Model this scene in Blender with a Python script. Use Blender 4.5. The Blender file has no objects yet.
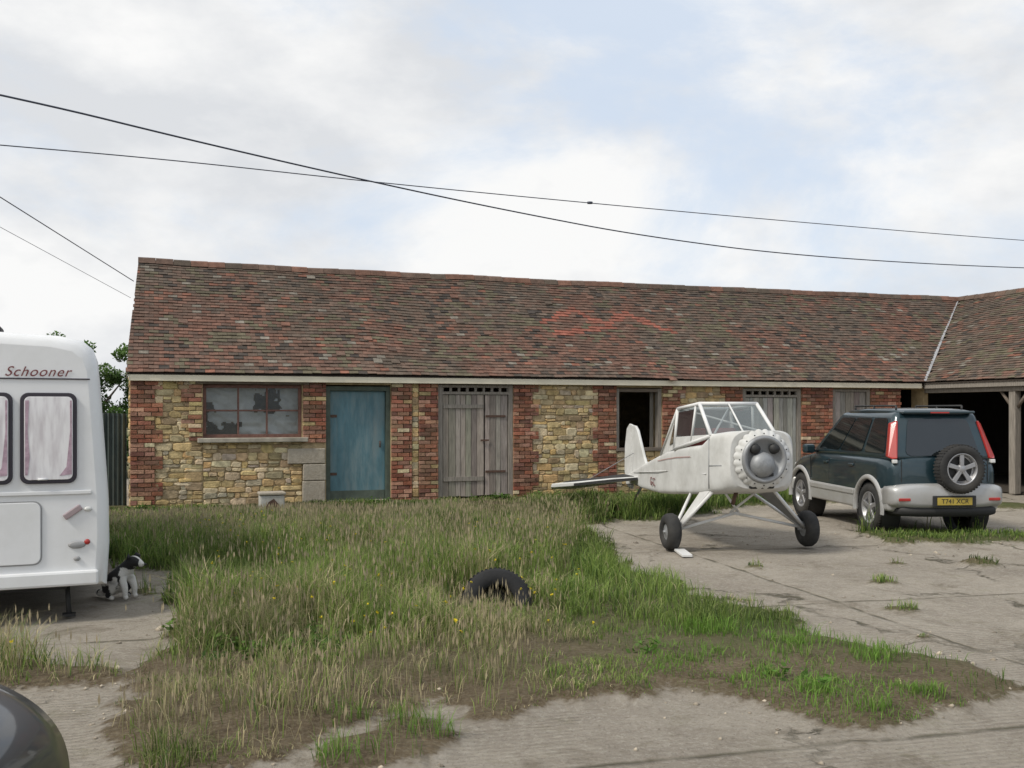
import bpy, bmesh, math, random
import numpy as np
from mathutils import Vector, Matrix
random.seed(7); rng=np.random.default_rng(7)
sc=bpy.context.scene
R=math.radians
# ------------------------------------------------------------------ helpers
def link(o,parent=None):
    sc.collection.objects.link(o)
    if parent is not None: o.parent=parent
    return o
def empty(name,loc=(0,0,0),rz=0):
    e=bpy.data.objects.new(name,None); e.empty_display_size=.3
    e.location=loc; e.rotation_euler=(0,0,rz); return link(e)
def mk(name,verts,faces,m=None,parent=None,smooth=False,cols=None,bevel=0,seg=2,loc=None,rot=None):
    me=bpy.data.meshes.new(name); me.from_pydata([tuple(v) for v in verts],[],[tuple(f) for f in faces])
    if cols is not None:
        a=me.attributes.new('Col','FLOAT_COLOR','POINT'); a.data.foreach_set('color',np.asarray(cols,dtype=np.float32).ravel())
    if smooth: me.polygons.foreach_set('use_smooth',[True]*len(me.polygons))
    me.update()
    o=bpy.data.objects.new(name,me)
    if m: me.materials.append(m)
    if loc is not None: o.location=loc
    if rot is not None: o.rotation_euler=rot
    link(o,parent)
    if bevel:
        b=o.modifiers.new('b','BEVEL'); b.width=bevel; b.segments=seg; b.limit_method='ANGLE'; b.angle_limit=R(35)
    return o
def box(name,c,s,m,parent=None,rot=None,bevel=0,seg=2):
    x,y,z=[k/2 for k in s]
    v=[(-x,-y,-z),(x,-y,-z),(x,y,-z),(-x,y,-z),(-x,-y,z),(x,-y,z),(x,y,z),(-x,y,z)]
    f=[(0,3,2,1),(4,5,6,7),(0,1,5,4),(1,2,6,5),(2,3,7,6),(3,0,4,7)]
    return mk(name,v,f,m,parent,bevel=bevel,seg=seg,loc=c,rot=rot)
def b2(name,x0,x1,y0,y1,z0,z1,m,parent=None,bevel=0):
    return box(name,((x0+x1)/2,(y0+y1)/2,(z0+z1)/2),(x1-x0,y1-y0,z1-z0),m,parent,bevel=bevel)
def tube(name,p0,p1,r,m,parent=None,seg=10,r2=None):
    p0=Vector(p0);p1=Vector(p1); d=(p1-p0).normalized()
    a=d.orthogonal().normalized(); b=d.cross(a); r2=r if r2 is None else r2
    v=[];f=[]
    for p,rr in((p0,r),(p1,r2)):
        for i in range(seg):
            t=2*math.pi*i/seg; v.append(p+a*rr*math.cos(t)+b*rr*math.sin(t))
    for i in range(seg):
        j=(i+1)%seg; f.append((i,j,seg+j,seg+i))
    f.append(tuple(range(seg))[::-1]); f.append(tuple(range(seg,2*seg)))
    return mk(name,v,f,m,parent,smooth=True)
def lathe(name,prof,m,parent=None,seg=36,loc=None,rot=None,axis='y',smooth=True):
    v=[];f=[];n=len(prof)
    for i in range(seg):
        t=2*math.pi*i/seg
        for r,h in prof:
            if axis=='y': v.append((r*math.cos(t),h,r*math.sin(t)))
            elif axis=='x': v.append((h,r*math.cos(t),r*math.sin(t)))
            else: v.append((r*math.cos(t),r*math.sin(t),h))
    for i in range(seg):
        j=(i+1)%seg
        for k in range(n-1): f.append((i*n+k,i*n+k+1,j*n+k+1,j*n+k))
    return mk(name,v,f,m,parent,smooth=smooth,loc=loc,rot=rot)
def slab(name,pts,off,m,parent=None,bevel=0,smooth=False):
    pts=[Vector(p) for p in pts]; off=Vector(off); n=len(pts)
    v=pts+[p+off for p in pts]
    f=[tuple(range(n))[::-1],tuple(range(n,2*n))]+[(i,(i+1)%n,n+(i+1)%n,n+i) for i in range(n)]
    return mk(name,v,f,m,parent,bevel=bevel,smooth=smooth)
def rrect(x0,x1,z0,z1,r,seg=5):
    out=[]
    for cx,cz,a0 in((x1-r,z1-r,0),(x0+r,z1-r,90),(x0+r,z0+r,180),(x1-r,z0+r,270)):
        for i in range(seg+1):
            t=R(a0+90*i/seg); out.append((cx+r*math.cos(t),cz+r*math.sin(t)))
    return out
def loft(name,stations,m,parent=None,n=4.0,seg=32,smooth=True,cap=True):
    v=[];f=[]
    for st in stations:
        x,hw,z0,z1=st[:4]; nn=st[4] if len(st)>4 else n
        zc=(z0+z1)/2;hz=(z1-z0)/2
        for i in range(seg):
            t=2*math.pi*(i+.5)/seg; c=math.cos(t); s=math.sin(t)
            v.append((x,hw*math.copysign(abs(c)**(2/nn),c),zc+hz*math.copysign(abs(s)**(2/nn),s)))
    for k in range(len(stations)-1):
        for i in range(seg):
            j=(i+1)%seg; f.append((k*seg+i,k*seg+j,(k+1)*seg+j,(k+1)*seg+i))
    if cap:
        f.append(tuple(range(seg))[::-1]); L=(len(stations)-1)*seg; f.append(tuple(range(L,L+seg)))
    return mk(name,v,f,m,parent,smooth=smooth)
def smooth_by_angle(o,a=35):
    try: o.data.set_sharp_from_angle(angle=R(a))
    except Exception: pass
def cut(o,cutters):
    for c in cutters:
        md=o.modifiers.new('cut','BOOLEAN'); md.operation='DIFFERENCE'; md.object=c; md.solver='EXACT'
    bpy.context.view_layer.update()
    dg=bpy.context.evaluated_depsgraph_get()
    me=bpy.data.meshes.new_from_object(o.evaluated_get(dg))
    o.modifiers.clear(); o.data=me
def npmesh(name,verts,quads,tris,cols,m,parent=None):
    me=bpy.data.meshes.new(name)
    nq=len(quads);nt=len(tris)
    me.vertices.add(len(verts)); me.vertices.foreach_set('co',verts.astype(np.float32).ravel())
    loops=np.concatenate([quads.ravel(),tris.ravel()]).astype(np.int32)
    me.loops.add(len(loops)); me.loops.foreach_set('vertex_index',loops)
    me.polygons.add(nq+nt)
    st=np.concatenate([np.arange(nq)*4,nq*4+np.arange(nt)*3]).astype(np.int32)
    me.polygons.foreach_set('loop_start',st)
    try: me.polygons.foreach_set('loop_total',np.concatenate([np.full(nq,4),np.full(nt,3)]).astype(np.int32))
    except Exception: pass
    me.update(calc_edges=True); me.validate()
    if cols is not None:
        a=me.attributes.new('Col','FLOAT_COLOR','POINT')
        c=np.ones((len(verts),4),dtype=np.float32); c[:,:3]=cols; a.data.foreach_set('color',c.ravel())
    me.materials.append(m)
    o=bpy.data.objects.new(name,me); return link(o,parent)
_tab=np.random.default_rng(3).random((256,256))
def vn(x,y,s=1.0,o=0):
    x=np.asarray(x)*s+o*17.3+100; y=np.asarray(y)*s+o*9.1+100
    xi=np.floor(x).astype(int); yi=np.floor(y).astype(int); fx=x-xi; fy=y-yi
    fx=fx*fx*(3-2*fx); fy=fy*fy*(3-2*fy)
    g=lambda a,b:_tab[a%256,b%256]
    return (g(xi,yi)*(1-fx)+g(xi+1,yi)*fx)*(1-fy)+(g(xi,yi+1)*(1-fx)+g(xi+1,yi+1)*fx)*fy
def fbm(x,y,s=1.0,o=0):
    return (vn(x,y,s,o)*.5+vn(x,y,s*2.1,o+1)*.27+vn(x,y,s*4.3,o+2)*.15+vn(x,y,s*9,o+3)*.08)
class Acc:
    def __init__(s): s.v=[];s.f=[];s.c=[]
    def hexa(s,p,col,faces=None):
        n=len(s.v); s.v+=p; s.c+=[(*col,1)]*8
        for f in (faces or [(0,3,2,1),(4,5,6,7),(0,1,5,4),(1,2,6,5),(2,3,7,6),(3,0,4,7)]): s.f.append(tuple(n+i for i in f))
    def block(s,x0,x1,z0,z1,yb,d,col,j=.004,ins=.012,fn=None):
        rj=lambda a:random.uniform(-a,a); n=len(s.v)
        cs=[(x0,z0),(x1,z0),(x1,z1),(x0,z1)]; cs=[(a+rj(j),b+rj(j)) for a,b in cs]
        cx=(x0+x1)/2; cz=(z0+z1)/2; yo=rj(j)
        def shr(p,k): return (p[0]+math.copysign(min(k,abs(cx-p[0])*.6),cx-p[0]), p[1]+math.copysign(min(k,abs(cz-p[1])*.6),cz-p[1]))
        rings=[(0,yb),(ins*.25,yb-d*.75+yo),(ins,yb-d+yo)]
        for k,y in rings:
            for p in cs:
                q=shr(p,k); P=(q[0],y+(rj(j*.6) if k==ins else 0),q[1]); s.v.append(fn(P) if fn else P); s.c.append((*col,1))
        for r in range(2):
            for i in range(4):
                k=(i+1)%4; s.f.append((n+r*4+i,n+r*4+k,n+r*4+4+k,n+r*4+4+i))
        s.f.append((n+8,n+9,n+10,n+11))
    def rubble(s,x0,x1,z0,z1,yb,d,col,fn=None):
        U=random.uniform; n=len(s.v); w=x1-x0; h=z1-z0
        cs=[]
        for (cx,cz,sx,sz,first) in((x0,z0,1,1,0),(x1,z0,-1,1,1),(x1,z1,-1,-1,0),(x0,z1,1,-1,1)):
            a=U(.02,.30)*min(w,h*2.2); b_=U(.04,.42)*h
            pa=(cx,cz+sz*b_); pb=(cx+sx*a,cz)
            cs+= [pa,pb] if not first else [pb,pa]
        cs=[(a+U(-.006,.006),b_+U(-.006,.006)) for a,b_ in cs]
        cx=(x0+x1)/2; cz=(z0+z1)/2; tx=U(-.02,.02); tz=U(-.03,.03)
        for k,dd in ((0,0),(.06,.7),(.22,1.0)):
            for p in cs:
                q=(p[0]+(cx-p[0])*k,p[1]+(cz-p[1])*k); y=yb-d*dd+(q[0]-cx)*tx+(q[1]-cz)*tz+(U(-.003,.003) if k>.1 else 0)
                P=(q[0],y,q[1]); s.v.append(fn(P) if fn else P); s.c.append((*col,1))
        for r in range(2):
            for i in range(8):
                k=(i+1)%8; s.f.append((n+r*8+i,n+r*8+k,n+r*8+8+k,n+r*8+8+i))
        s.f.append(tuple(range(n+16,n+24)))
    def build(s,name,m,parent,smooth=False): return mk(name,s.v,s.f,m,parent,cols=s.c,smooth=smooth)
# ------------------------------------------------------------------ materials
def newmat(name):
    m=bpy.data.materials.new(name); m.use_nodes=True; nt=m.node_tree
    return m,nt,nt.nodes,nt.links,nt.nodes['Principled BSDF']
def mat(name,base=(.5,.5,.5),rough=.6,metal=0,var=.2,scale=6,bump=.1,bscale=40,attr=False,coat=0,stretch=(1,1,1),dirt=None,dscale=2,damt=.5,spec=.5):
    m,nt,N,L,b=newmat(name)
    tc=N.new('ShaderNodeTexCoord'); mp=N.new('ShaderNodeMapping'); mp.inputs['Scale'].default_value=stretch
    L.new(tc.outputs['Object'],mp.inputs['Vector'])
    nz=N.new('ShaderNodeTexNoise'); nz.inputs['Scale'].default_value=scale; nz.inputs['Detail'].default_value=6; nz.inputs['Roughness'].default_value=.65
    L.new(mp.outputs[0],nz.inputs['Vector'])
    mr=N.new('ShaderNodeMapRange'); mr.inputs['From Min'].default_value=.3; mr.inputs['From Max'].default_value=.7
    mr.inputs['To Min'].default_value=1-var; mr.inputs['To Max'].default_value=1+var
    L.new(nz.outputs['Fac'],mr.inputs['Value'])
    if attr:
        s=N.new('ShaderNodeAttribute'); s.attribute_name='Col'; src=s.outputs['Color']
    else:
        s=N.new('ShaderNodeRGB'); s.outputs[0].default_value=(*base,1); src=s.outputs[0]
    vm=N.new('ShaderNodeVectorMath'); vm.operation='SCALE'; L.new(src,vm.inputs[0]); L.new(mr.outputs[0],vm.inputs['Scale'])
    out=vm.outputs[0]
    if dirt:
        n2=N.new('ShaderNodeTexNoise'); n2.inputs['Scale'].default_value=dscale; n2.inputs['Detail'].default_value=8; n2.inputs['Roughness'].default_value=.7
        L.new(mp.outputs[0],n2.inputs['Vector'])
        r2=N.new('ShaderNodeMapRange'); r2.inputs['From Min'].default_value=.45; r2.inputs['From Max'].default_value=.7; r2.inputs['To Max'].default_value=damt
        L.new(n2.outputs['Fac'],r2.inputs['Value'])
        mx=N.new('ShaderNodeMixRGB'); L.new(r2.outputs[0],mx.inputs[0]); L.new(out,mx.inputs[1]); mx.inputs[2].default_value=(*dirt,1); out=mx.outputs[0]
    L.new(out,b.inputs['Base Color'])
    b.inputs['Roughness'].default_value=rough; b.inputs['Metallic'].default_value=metal
    b.inputs['Coat Weight'].default_value=coat; b.inputs['Coat Roughness'].default_value=.05
    b.inputs['Specular IOR Level'].default_value=spec
    if bump:
        n3=N.new('ShaderNodeTexNoise'); n3.inputs['Scale'].default_value=bscale; n3.inputs['Detail'].default_value=5
        L.new(mp.outputs[0],n3.inputs['Vector'])
        bp=N.new('ShaderNodeBump'); bp.inputs['Strength'].default_value=bump; bp.inputs['Distance'].default_value=.02
        L.new(n3.outputs['Fac'],bp.inputs['Height']); L.new(bp.outputs[0],b.inputs['Normal'])
    return m
def glass(name,tint=(.02,.025,.03),tr=.5,rough=.03):
    m,nt,N,L,b=newmat(name)
    b.inputs['Base Color'].default_value=(*tint,1); b.inputs['Roughness'].default_value=rough; b.inputs['Specular IOR Level'].default_value=.8
    t=N.new('ShaderNodeBsdfTransparent'); t.inputs[0].default_value=(.85,.88,.88,1)
    mx=N.new('ShaderNodeMixShader'); mx.inputs[0].default_value=tr
    L.new(b.outputs[0],mx.inputs[1]); L.new(t.outputs[0],mx.inputs[2]); L.new(mx.outputs[0],N['Material Output'].inputs[0])
    return m
def leafmat(name,trans=.35):
    m,nt,N,L,b=newmat(name)
    a=N.new('ShaderNodeAttribute'); a.attribute_name='Col'
    b.inputs['Roughness'].default_value=.6; b.inputs['Specular IOR Level'].default_value=.25
    L.new(a.outputs['Color'],b.inputs['Base Color'])
    t=N.new('ShaderNodeBsdfTranslucent'); L.new(a.outputs['Color'],t.inputs[0])
    mx=N.new('ShaderNodeMixShader'); mx.inputs[0].default_value=trans
    L.new(b.outputs[0],mx.inputs[1]); L.new(t.outputs[0],mx.inputs[2]); L.new(mx.outputs[0],N['Material Output'].inputs[0])
    return m
M_block=mat('masonry_blocks',attr=True,rough=.9,var=.35,scale=11,bump=.6,bscale=40,spec=.2,dirt=(.24,.18,.10),dscale=1.6,damt=.4)
M_mortar=mat('lime_mortar',(.40,.31,.185),rough=.95,var=.3,scale=5,bump=.6,bscale=30,spec=.2)
M_tile=mat('clay_tiles',attr=True,rough=.85,var=.35,scale=9,bump=.3,bscale=50,spec=.25,dirt=(.075,.06,.045),dscale=1.3,damt=.6)
M_roofund=mat('roof_underside',(.05,.038,.03),rough=.9)
M_cream=mat('cream_fascia',(.72,.66,.52),rough=.6,var=.12,dirt=(.42,.36,.26),dscale=3,damt=.4)
M_wood=mat('weathered_planks',attr=True,rough=.85,var=.35,scale=5,stretch=(9,9,.7),bump=.5,bscale=14,spec=.2)
M_timber=mat('old_timber',(.17,.14,.115),rough=.85,var=.35,scale=5,stretch=(1,9,9),bump=.3,bscale=14,spec=.2)
M_timber2=mat('grey_timber_posts',(.25,.225,.195),rough=.85,var=.35,scale=5,stretch=(9,9,.7),bump=.4,bscale=14,spec=.2)
M_blue=mat('faded_blue_paint',(.085,.18,.215),rough=.6,var=.25,scale=3,stretch=(3,3,.6),bump=.15,bscale=12,dirt=(.20,.235,.23),dscale=1.6,damt=.8)
M_jamb=mat('green_jamb',(.07,.09,.07),rough=.7,var=.3)
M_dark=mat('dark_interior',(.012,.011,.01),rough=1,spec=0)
M_dirtfloor=mat('earth_floor',(.05,.04,.03),rough=1)
M_redframe=mat('red_oxide_frame',(.15,.075,.058),rough=.8,var=.35,scale=20)
M_winglass=glass('dusty_window_glass',(.13,.14,.135),.62,.10)
M_sheet=mat('plastic_sheet',(.74,.75,.75),rough=.35,var=.35,scale=2,bump=.3,bscale=6)
M_stonesill=mat('sill_stone',(.37,.34,.28),rough=.9,var=.25,dirt=(.14,.12,.09),damt=.6)
M_cblock=mat('concrete_block',(.36,.32,.26),rough=.95,var=.25,dirt=(.2,.165,.12),dscale=4,damt=.75,bump=.5)
M_lead=mat('lead_flashing',(.27,.27,.28),rough=.6,var=.3)
M_steel=mat('dark_corrugated_steel',(.045,.06,.055),rough=.6,var=.4,scale=4,stretch=(1,1,.4),dirt=(.09,.07,.045),damt=.6)
M_iron=mat('rusty_iron',(.09,.05,.035),rough=.8,var=.4)
# ------------------------------------------------------------------ world
w=bpy.data.worlds.new('World'); sc.world=w; w.use_nodes=True; nt=w.node_tree; N=nt.nodes; L=nt.links
bg=N['Background']; bg.inputs[1].default_value=.1
SUN_EL=48; SUN_AZ=-128
sky=N.new('ShaderNodeTexSky'); sky.sky_type='NISHITA'; sky.sun_disc=False; sky.sun_elevation=R(SUN_EL); sky.sun_rotation=R(SUN_AZ)
tc=N.new('ShaderNodeTexCoord'); mp=N.new('ShaderNodeMapping'); mp.inputs['Scale'].default_value=(1,1,2.0); mp.inputs['Location'].default_value=(.9,.2,.1)
L.new(tc.outputs['Generated'],mp.inputs['Vector'])
n1=N.new('ShaderNodeTexNoise'); n1.inputs['Scale'].default_value=2.6; n1.inputs['Detail'].default_value=12; n1.inputs['Roughness'].default_value=.6; n1.inputs['Distortion'].default_value=.25
L.new(mp.outputs[0],n1.inputs['Vector'])
sxx=N.new('ShaderNodeSeparateXYZ'); L.new(tc.outputs['Generated'],sxx.inputs[0])
m1=N.new('ShaderNodeMath'); m1.operation='MULTIPLY_ADD'; L.new(sxx.outputs['X'],m1.inputs[0]); m1.inputs[1].default_value=-.17; L.new(n1.outputs['Fac'],m1.inputs[2])
cr=N.new('ShaderNodeMapRange'); cr.interpolation_type='SMOOTHSTEP'; cr.inputs['From Min'].default_value=.36; cr.inputs['From Max'].default_value=.56; cr.inputs['To Min'].default_value=.1; cr.inputs['To Max'].default_value=1
L.new(m1.outputs[0],cr.inputs['Value'])
n2=N.new('ShaderNodeTexNoise'); n2.inputs['Scale'].default_value=3.2; n2.inputs['Detail'].default_value=12; n2.inputs['Roughness'].default_value=.56
mp2=N.new('ShaderNodeMapping'); mp2.inputs['Scale'].default_value=(1,1,2.0); mp2.inputs['Location'].default_value=(2.1,.7,3.3); L.new(tc.outputs['Generated'],mp2.inputs['Vector']); L.new(mp2.outputs[0],n2.inputs['Vector'])
r2=N.new('ShaderNodeValToRGB'); r2.color_ramp.elements[0].position=.39; r2.color_ramp.elements[0].color=(.73,.75,.78,1); r2.color_ramp.elements[1].position=.57; r2.color_ramp.elements[1].color=(.96,.96,.955,1)
L.new(n2.outputs['Fac'],r2.inputs[0])
sc1=N.new('ShaderNodeVectorMath'); sc1.operation='SCALE'; sc1.inputs['Scale'].default_value=10; L.new(r2.outputs[0],sc1.inputs[0])
hz=N.new('ShaderNodeMixRGB'); hz.inputs[0].default_value=.8; hz.inputs[2].default_value=(7.5,8.5,9.9,1); L.new(sky.outputs[0],hz.inputs[1])
mx=N.new('ShaderNodeMixRGB'); L.new(cr.outputs[0],mx.inputs[0]); L.new(hz.outputs[0],mx.inputs[1]); L.new(sc1.outputs[0],mx.inputs[2])
L.new(mx.outputs[0],bg.inputs[0])
sl=bpy.data.lights.new('sun','SUN'); sl.energy=2.8; sl.angle=R(11); sl.color=(1,.95,.86)
so=bpy.data.objects.new('sun',sl); link(so)
az=R(SUN_AZ); el=R(SUN_EL)
sd=Vector((math.sin(az)*math.cos(el),math.cos(az)*math.cos(el),math.sin(el)))
so.rotation_euler=sd.to_track_quat('Z','Y').to_euler()
# ------------------------------------------------------------------ camera
cd=bpy.data.cameras.new('camera'); cam=bpy.data.objects.new('camera',cd); link(cam); sc.camera=cam
cam.location=(0,0,1.65); cam.rotation_euler=(R(90),0,0); cd.lens=35.16; cd.sensor_width=36; cd.shift_y=.0273; cd.clip_end=5000; cd.clip_start=.05
sc.view_settings.view_transform='Standard'; sc.view_settings.look='None'; sc.view_settings.exposure=0
# ------------------------------------------------------------------ ground
P1=[(-9.5,16.2),(-6.7,13.5),(-4.9,11.4),(-3.75,10.2),(-3.35,9.6),(-2.65,7.93),(-2.37,6.93),(-2.39,5.94),(-2.23,5.36),(-1.86,4.63),(-1.75,3.6),(-1.3,3.9),(-1.3,4.63),(-.945,5.19),(-.536,5.83),(-.34,5.94),(-.065,5.45),(.275,5.73),(1.12,5.94),(1.4,5.63),(1.56,5.06),(2.04,5.27),(2.96,5.94),(2.92,6.52),(2.35,7.4),(1.95,8.55),(1.42,10.3),(1.0,12.9),(.9,14.6),(3.0,15.9),(4.0,17.4),(7.2,19.0),(7.0,21.8),(-.2,19.2),(-9.5,16.4)]
P3=[(4.6,12.3),(6.9,12.5),(7.4,13.6),(4.6,13.7)]
P4=[(-4.5,6.9),(-2.45,6.5),(-2.3,6.0),(-4.3,6.1)]
P5=[(-.8,4.6),(-.45,4.7),(-.3,5.1),(-.55,5.35),(-.85,5.0)]
T=[(3.6,9.65,.13),(3.27,8.33,.12),(5.1,10.9,.16),(6.6,10.2,.12),(4.2,10.9,.08),(8.6,17.5,.5),(9.6,14,.6),(2.6,10.6,.06),(3.0,7.3,.07),(3.9,7.4,.05)]
def sdf(px,py,poly):
    px=np.asarray(px,float);py=np.asarray(py,float)
    d=np.full(px.shape,1e9); ins=np.zeros(px.shape,bool); n=len(poly)
    for i in range(n):
        ax,ay=poly[i];bx,by=poly[(i+1)%n]
        ex,ey=bx-ax,by-ay; wx,wy=px-ax,py-ay
        t=np.clip((wx*ex+wy*ey)/(ex*ex+ey*ey),0,1)
        d=np.minimum(d,(wx-ex*t)**2+(wy-ey*t)**2)
        c=((ay>py)!=(by>py))
        with np.errstate(all='ignore'): xi=(bx-ax)*(py-ay)/(by-ay+1e-12)+ax
        ins^=c&(px<xi)
    d=np.sqrt(d); return np.where(ins,d,-d)
def gmask(x,y):
    n=(fbm(x,y,1.6,5)-.5)*.85+(vn(x,y,9,2)-.5)*.2
    d=sdf(x,y,P1)+n*np.clip(y/8,.6,1.2)
    d=np.maximum(d,sdf(x,y,P3)+n*.9-.12); d=np.maximum(d,sdf(x,y,P4)+n*.6); d=np.maximum(d,sdf(x,y,P5)+n*.4)
    for tx,ty,tr in T: d=np.maximum(d,tr-np.hypot(x-tx,y-ty)+n*.3)
    far=np.maximum(np.maximum(-9.5-x,y-24),x-19); d=np.maximum(d,far)
    return np.clip(d/.22+.5,0,1)
def zg(x,y,g=None):
    if g is None: g=gmask(x,y)
    near=np.clip((60-np.hypot(x,y))/30,0,1)
    return (g*(.03+.05*vn(x,y,1.1,8)+.015*vn(x,y,6,9))+(vn(x,y,.5,4)-.5)*.03*(1-g)-.02)*near
xs=np.concatenate([-np.geomspace(2500,10.2,22),np.arange(-9.5,11,.07),np.geomspace(11.5,2500,24)])
ys=np.concatenate([-np.geomspace(2500,3,18),np.arange(-2,3.2,.5),np.arange(3.3,22.5,.07),np.geomspace(23,3000,24)])
GX,GY=np.meshgrid(xs,ys); gx=GX.ravel();gy=GY.ravel()
g=gmask(gx,gy); z=zg(gx,gy,g)
nx,ny=len(xs),len(ys); idx=np.arange(nx*ny).reshape(ny,nx)
q=np.stack([idx[:-1,:-1],idx[:-1,1:],idx[1:,1:],idx[1:,:-1]],-1).reshape(-1,4)
dead=np.clip(fbm(gx,gy,.9,11)*1.6-.35+np.clip((7.8-gy)/3,0,.5),0,1)
yard=((gx>-12)&(gx<20)&(gy<24)).astype(float)
M_ground,nt,N,L,b=newmat('yard_ground')
at=N.new('ShaderNodeAttribute'); at.attribute_name='Col'; sp=N.new('ShaderNodeSeparateColor'); L.new(at.outputs['Color'],sp.inputs[0])
tc=N.new('ShaderNodeTexCoord')
def noise(sc_,det=8,ro=.6,vec=None,dis=0):
    n=N.new('ShaderNodeTexNoise'); n.inputs['Scale'].default_value=sc_; n.inputs['Detail'].default_value=det; n.inputs['Roughness'].default_value=ro; n.inputs['Distortion'].default_value=dis
    L.new(vec or tc.outputs['Object'],n.inputs['Vector']); return n.outputs['Fac']
def mrange(v,a,b_,c,d):
    m=N.new('ShaderNodeMapRange'); L.new(v,m.inputs['Value'])
    for k,x in zip(('From Min','From Max','To Min','To Max'),(a,b_,c,d)): m.inputs[k].default_value=x
    return m.outputs[0]
def mix(f,a,b_,bt='MIX'):
    m=N.new('ShaderNodeMixRGB'); m.blend_type=bt
    for s,x in zip(m.inputs,(f,a,b_)):
        if isinstance(x,(int,float)): s.default_value=x
        elif isinstance(x,tuple): s.default_value=(*x,1)
        else: L.new(x,s)
    return m.outputs[0]
def math_(op,a,b_=0):
    m=N.new('ShaderNodeMath'); m.operation=op
    for s,x in zip(m.inputs,(a,b_)):
        if isinstance(x,(int,float)): s.default_value=x
        else: L.new(x,s)
    return m.outputs[0]
c1=mix(mrange(noise(.8,9,.65),.35,.65,0,1),(.33,.29,.24),(.48,.43,.36))
c1=mix(mrange(noise(7,6,.7),.4,.7,0,.5),c1,(.28,.24,.19))
c1=mix(mrange(noise(28,5,.8),.48,.70,0,.75),c1,(.58,.53,.46))
c1=mix(mrange(noise(40,4,.8),.54,.72,0,.7),c1,(.16,.135,.10))
c1=mix(mrange(noise(1.7,10,.78,dis=.6),.54,.67,0,.7),c1,(.19,.16,.115))
c1=mix(mrange(noise(2.6,10,.82),.56,.70,0,.6),c1,(.20,.19,.10))
wv=N.new('ShaderNodeVectorMath'); wv.operation='MULTIPLY_ADD'
nn=N.new('ShaderNodeTexNoise'); nn.inputs['Scale'].default_value=1.3; nn.inputs['Detail'].default_value=9; nn.inputs['Roughness'].default_value=.65; L.new(tc.outputs['Object'],nn.inputs['Vector'])
L.new(nn.outputs['Color'],wv.inputs[0]); wv.inputs[1].default_value=(1.6,1.6,0); L.new(tc.outputs['Object'],wv.inputs[2])
fl=N.new('ShaderNodeVectorMath'); fl.operation='MULTIPLY'; fl.inputs[1].default_value=(1,1,0); L.new(wv.outputs[0],fl.inputs[0])
vo=N.new('ShaderNodeTexVoronoi'); vo.feature='DISTANCE_TO_EDGE'; vo.inputs['Scale'].default_value=.36; L.new(fl.outputs[0],vo.inputs['Vector'])
crk=math_('MULTIPLY',mrange(vo.outputs['Distance'],.002,.012,1,0),mrange(noise(.9,3),.45,.54,0,.9))
mpj=N.new('ShaderNodeMapping'); mpj.inputs['Rotation'].default_value=(0,0,R(-14)); L.new(tc.outputs['Object'],mpj.inputs['Vector'])
jw=N.new('ShaderNodeVectorMath'); jw.operation='MULTIPLY_ADD'; L.new(nn.outputs['Color'],jw.inputs[0]); jw.inputs[1].default_value=(.16,.16,0); L.new(mpj.outputs[0],jw.inputs[2])
sx=N.new('ShaderNodeSeparateXYZ'); L.new(jw.outputs[0],sx.inputs[0])
def joint(o,per,off):
    return mrange(math_('ABSOLUTE',math_('SUBTRACT',math_('FRACT',math_('MULTIPLY',math_('ADD',o,off),1/per)),.5)),.0,.035/per,1,0)
jn=math_('MULTIPLY',math_('MAXIMUM',joint(sx.outputs['X'],4.1,1.2),joint(sx.outputs['Y'],3.3,.4)),.9)
crk=math_('MAXIMUM',crk,jn)
brk=math_('MULTIPLY',crk,mrange(noise(2.4,5),.38,.55,.2,1))
conc=mix(math_('MULTIPLY',brk,.85),c1,(.075,.07,.037))
dirt=mix(mrange(noise(5,8,.7),.35,.65,0,1),(.11,.08,.048),(.20,.155,.10))
dirt=mix(mrange(noise(40,4,.7),.45,.7,0,.7),dirt,(.28,.235,.16))
green=mix(mrange(noise(3,8,.7),.35,.65,0,1),(.06,.085,.022),(.12,.14,.05))
gd=mix(sp.outputs['Green'],green,dirt)
gm=mrange(math_('ADD',sp.outputs['Red'],math_('MULTIPLY',math_('SUBTRACT',noise(14,6,.7),.5),1.3)),.3,.6,0,1)
L.new(mix(gm,conc,gd),b.inputs['Base Color']); b.inputs['Roughness'].default_value=.92; b.inputs['Specular IOR Level'].default_value=.2
wav=N.new('ShaderNodeTexWave'); wav.inputs['Scale'].default_value=6; wav.inputs['Distortion'].default_value=3; wav.inputs['Detail'].default_value=3; wav.bands_direction='Y'; L.new(mpj.outputs[0],wav.inputs['Vector'])
h=math_('ADD',math_('MULTIPLY',noise(30,8,.8),1.2),math_('MULTIPLY',noise(4,7,.7),1.8)); h=math_('SUBTRACT',h,math_('MULTIPLY',brk,1.4)); h=math_('ADD',h,math_('MULTIPLY',math_('MULTIPLY',wav.outputs['Fac'],mrange(noise(.7,2),.42,.56,0,1)),.55))
bp=N.new('ShaderNodeBump'); bp.inputs['Strength'].default_value=.9; bp.inputs['Distance'].default_value=.04; L.new(h,bp.inputs['Height']); L.new(bp.outputs[0],b.inputs['Normal'])
go=npmesh('ground',np.stack([gx,gy,z],-1),q,np.zeros((0,3),int),np.stack([g,dead,yard],-1),M_ground)
go.data.polygons.foreach_set('use_smooth',[True]*len(go.data.polygons))
npb=4200
px0=rng.uniform(-3.2,8,npb); py0=rng.uniform(3.8,14,npb); gmp=gmask(px0,py0)
kp=(np.abs(px0)<.6*py0+.4)&(gmp<.6)&(rng.random(npb)<np.clip(.12+gmp*2+(fbm(px0,py0,1.4,15)-.5)*2.2,0.03,1))
px0,py0=px0[kp],py0[kp]; npb=len(px0); zz0=zg(px0,py0)
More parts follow.
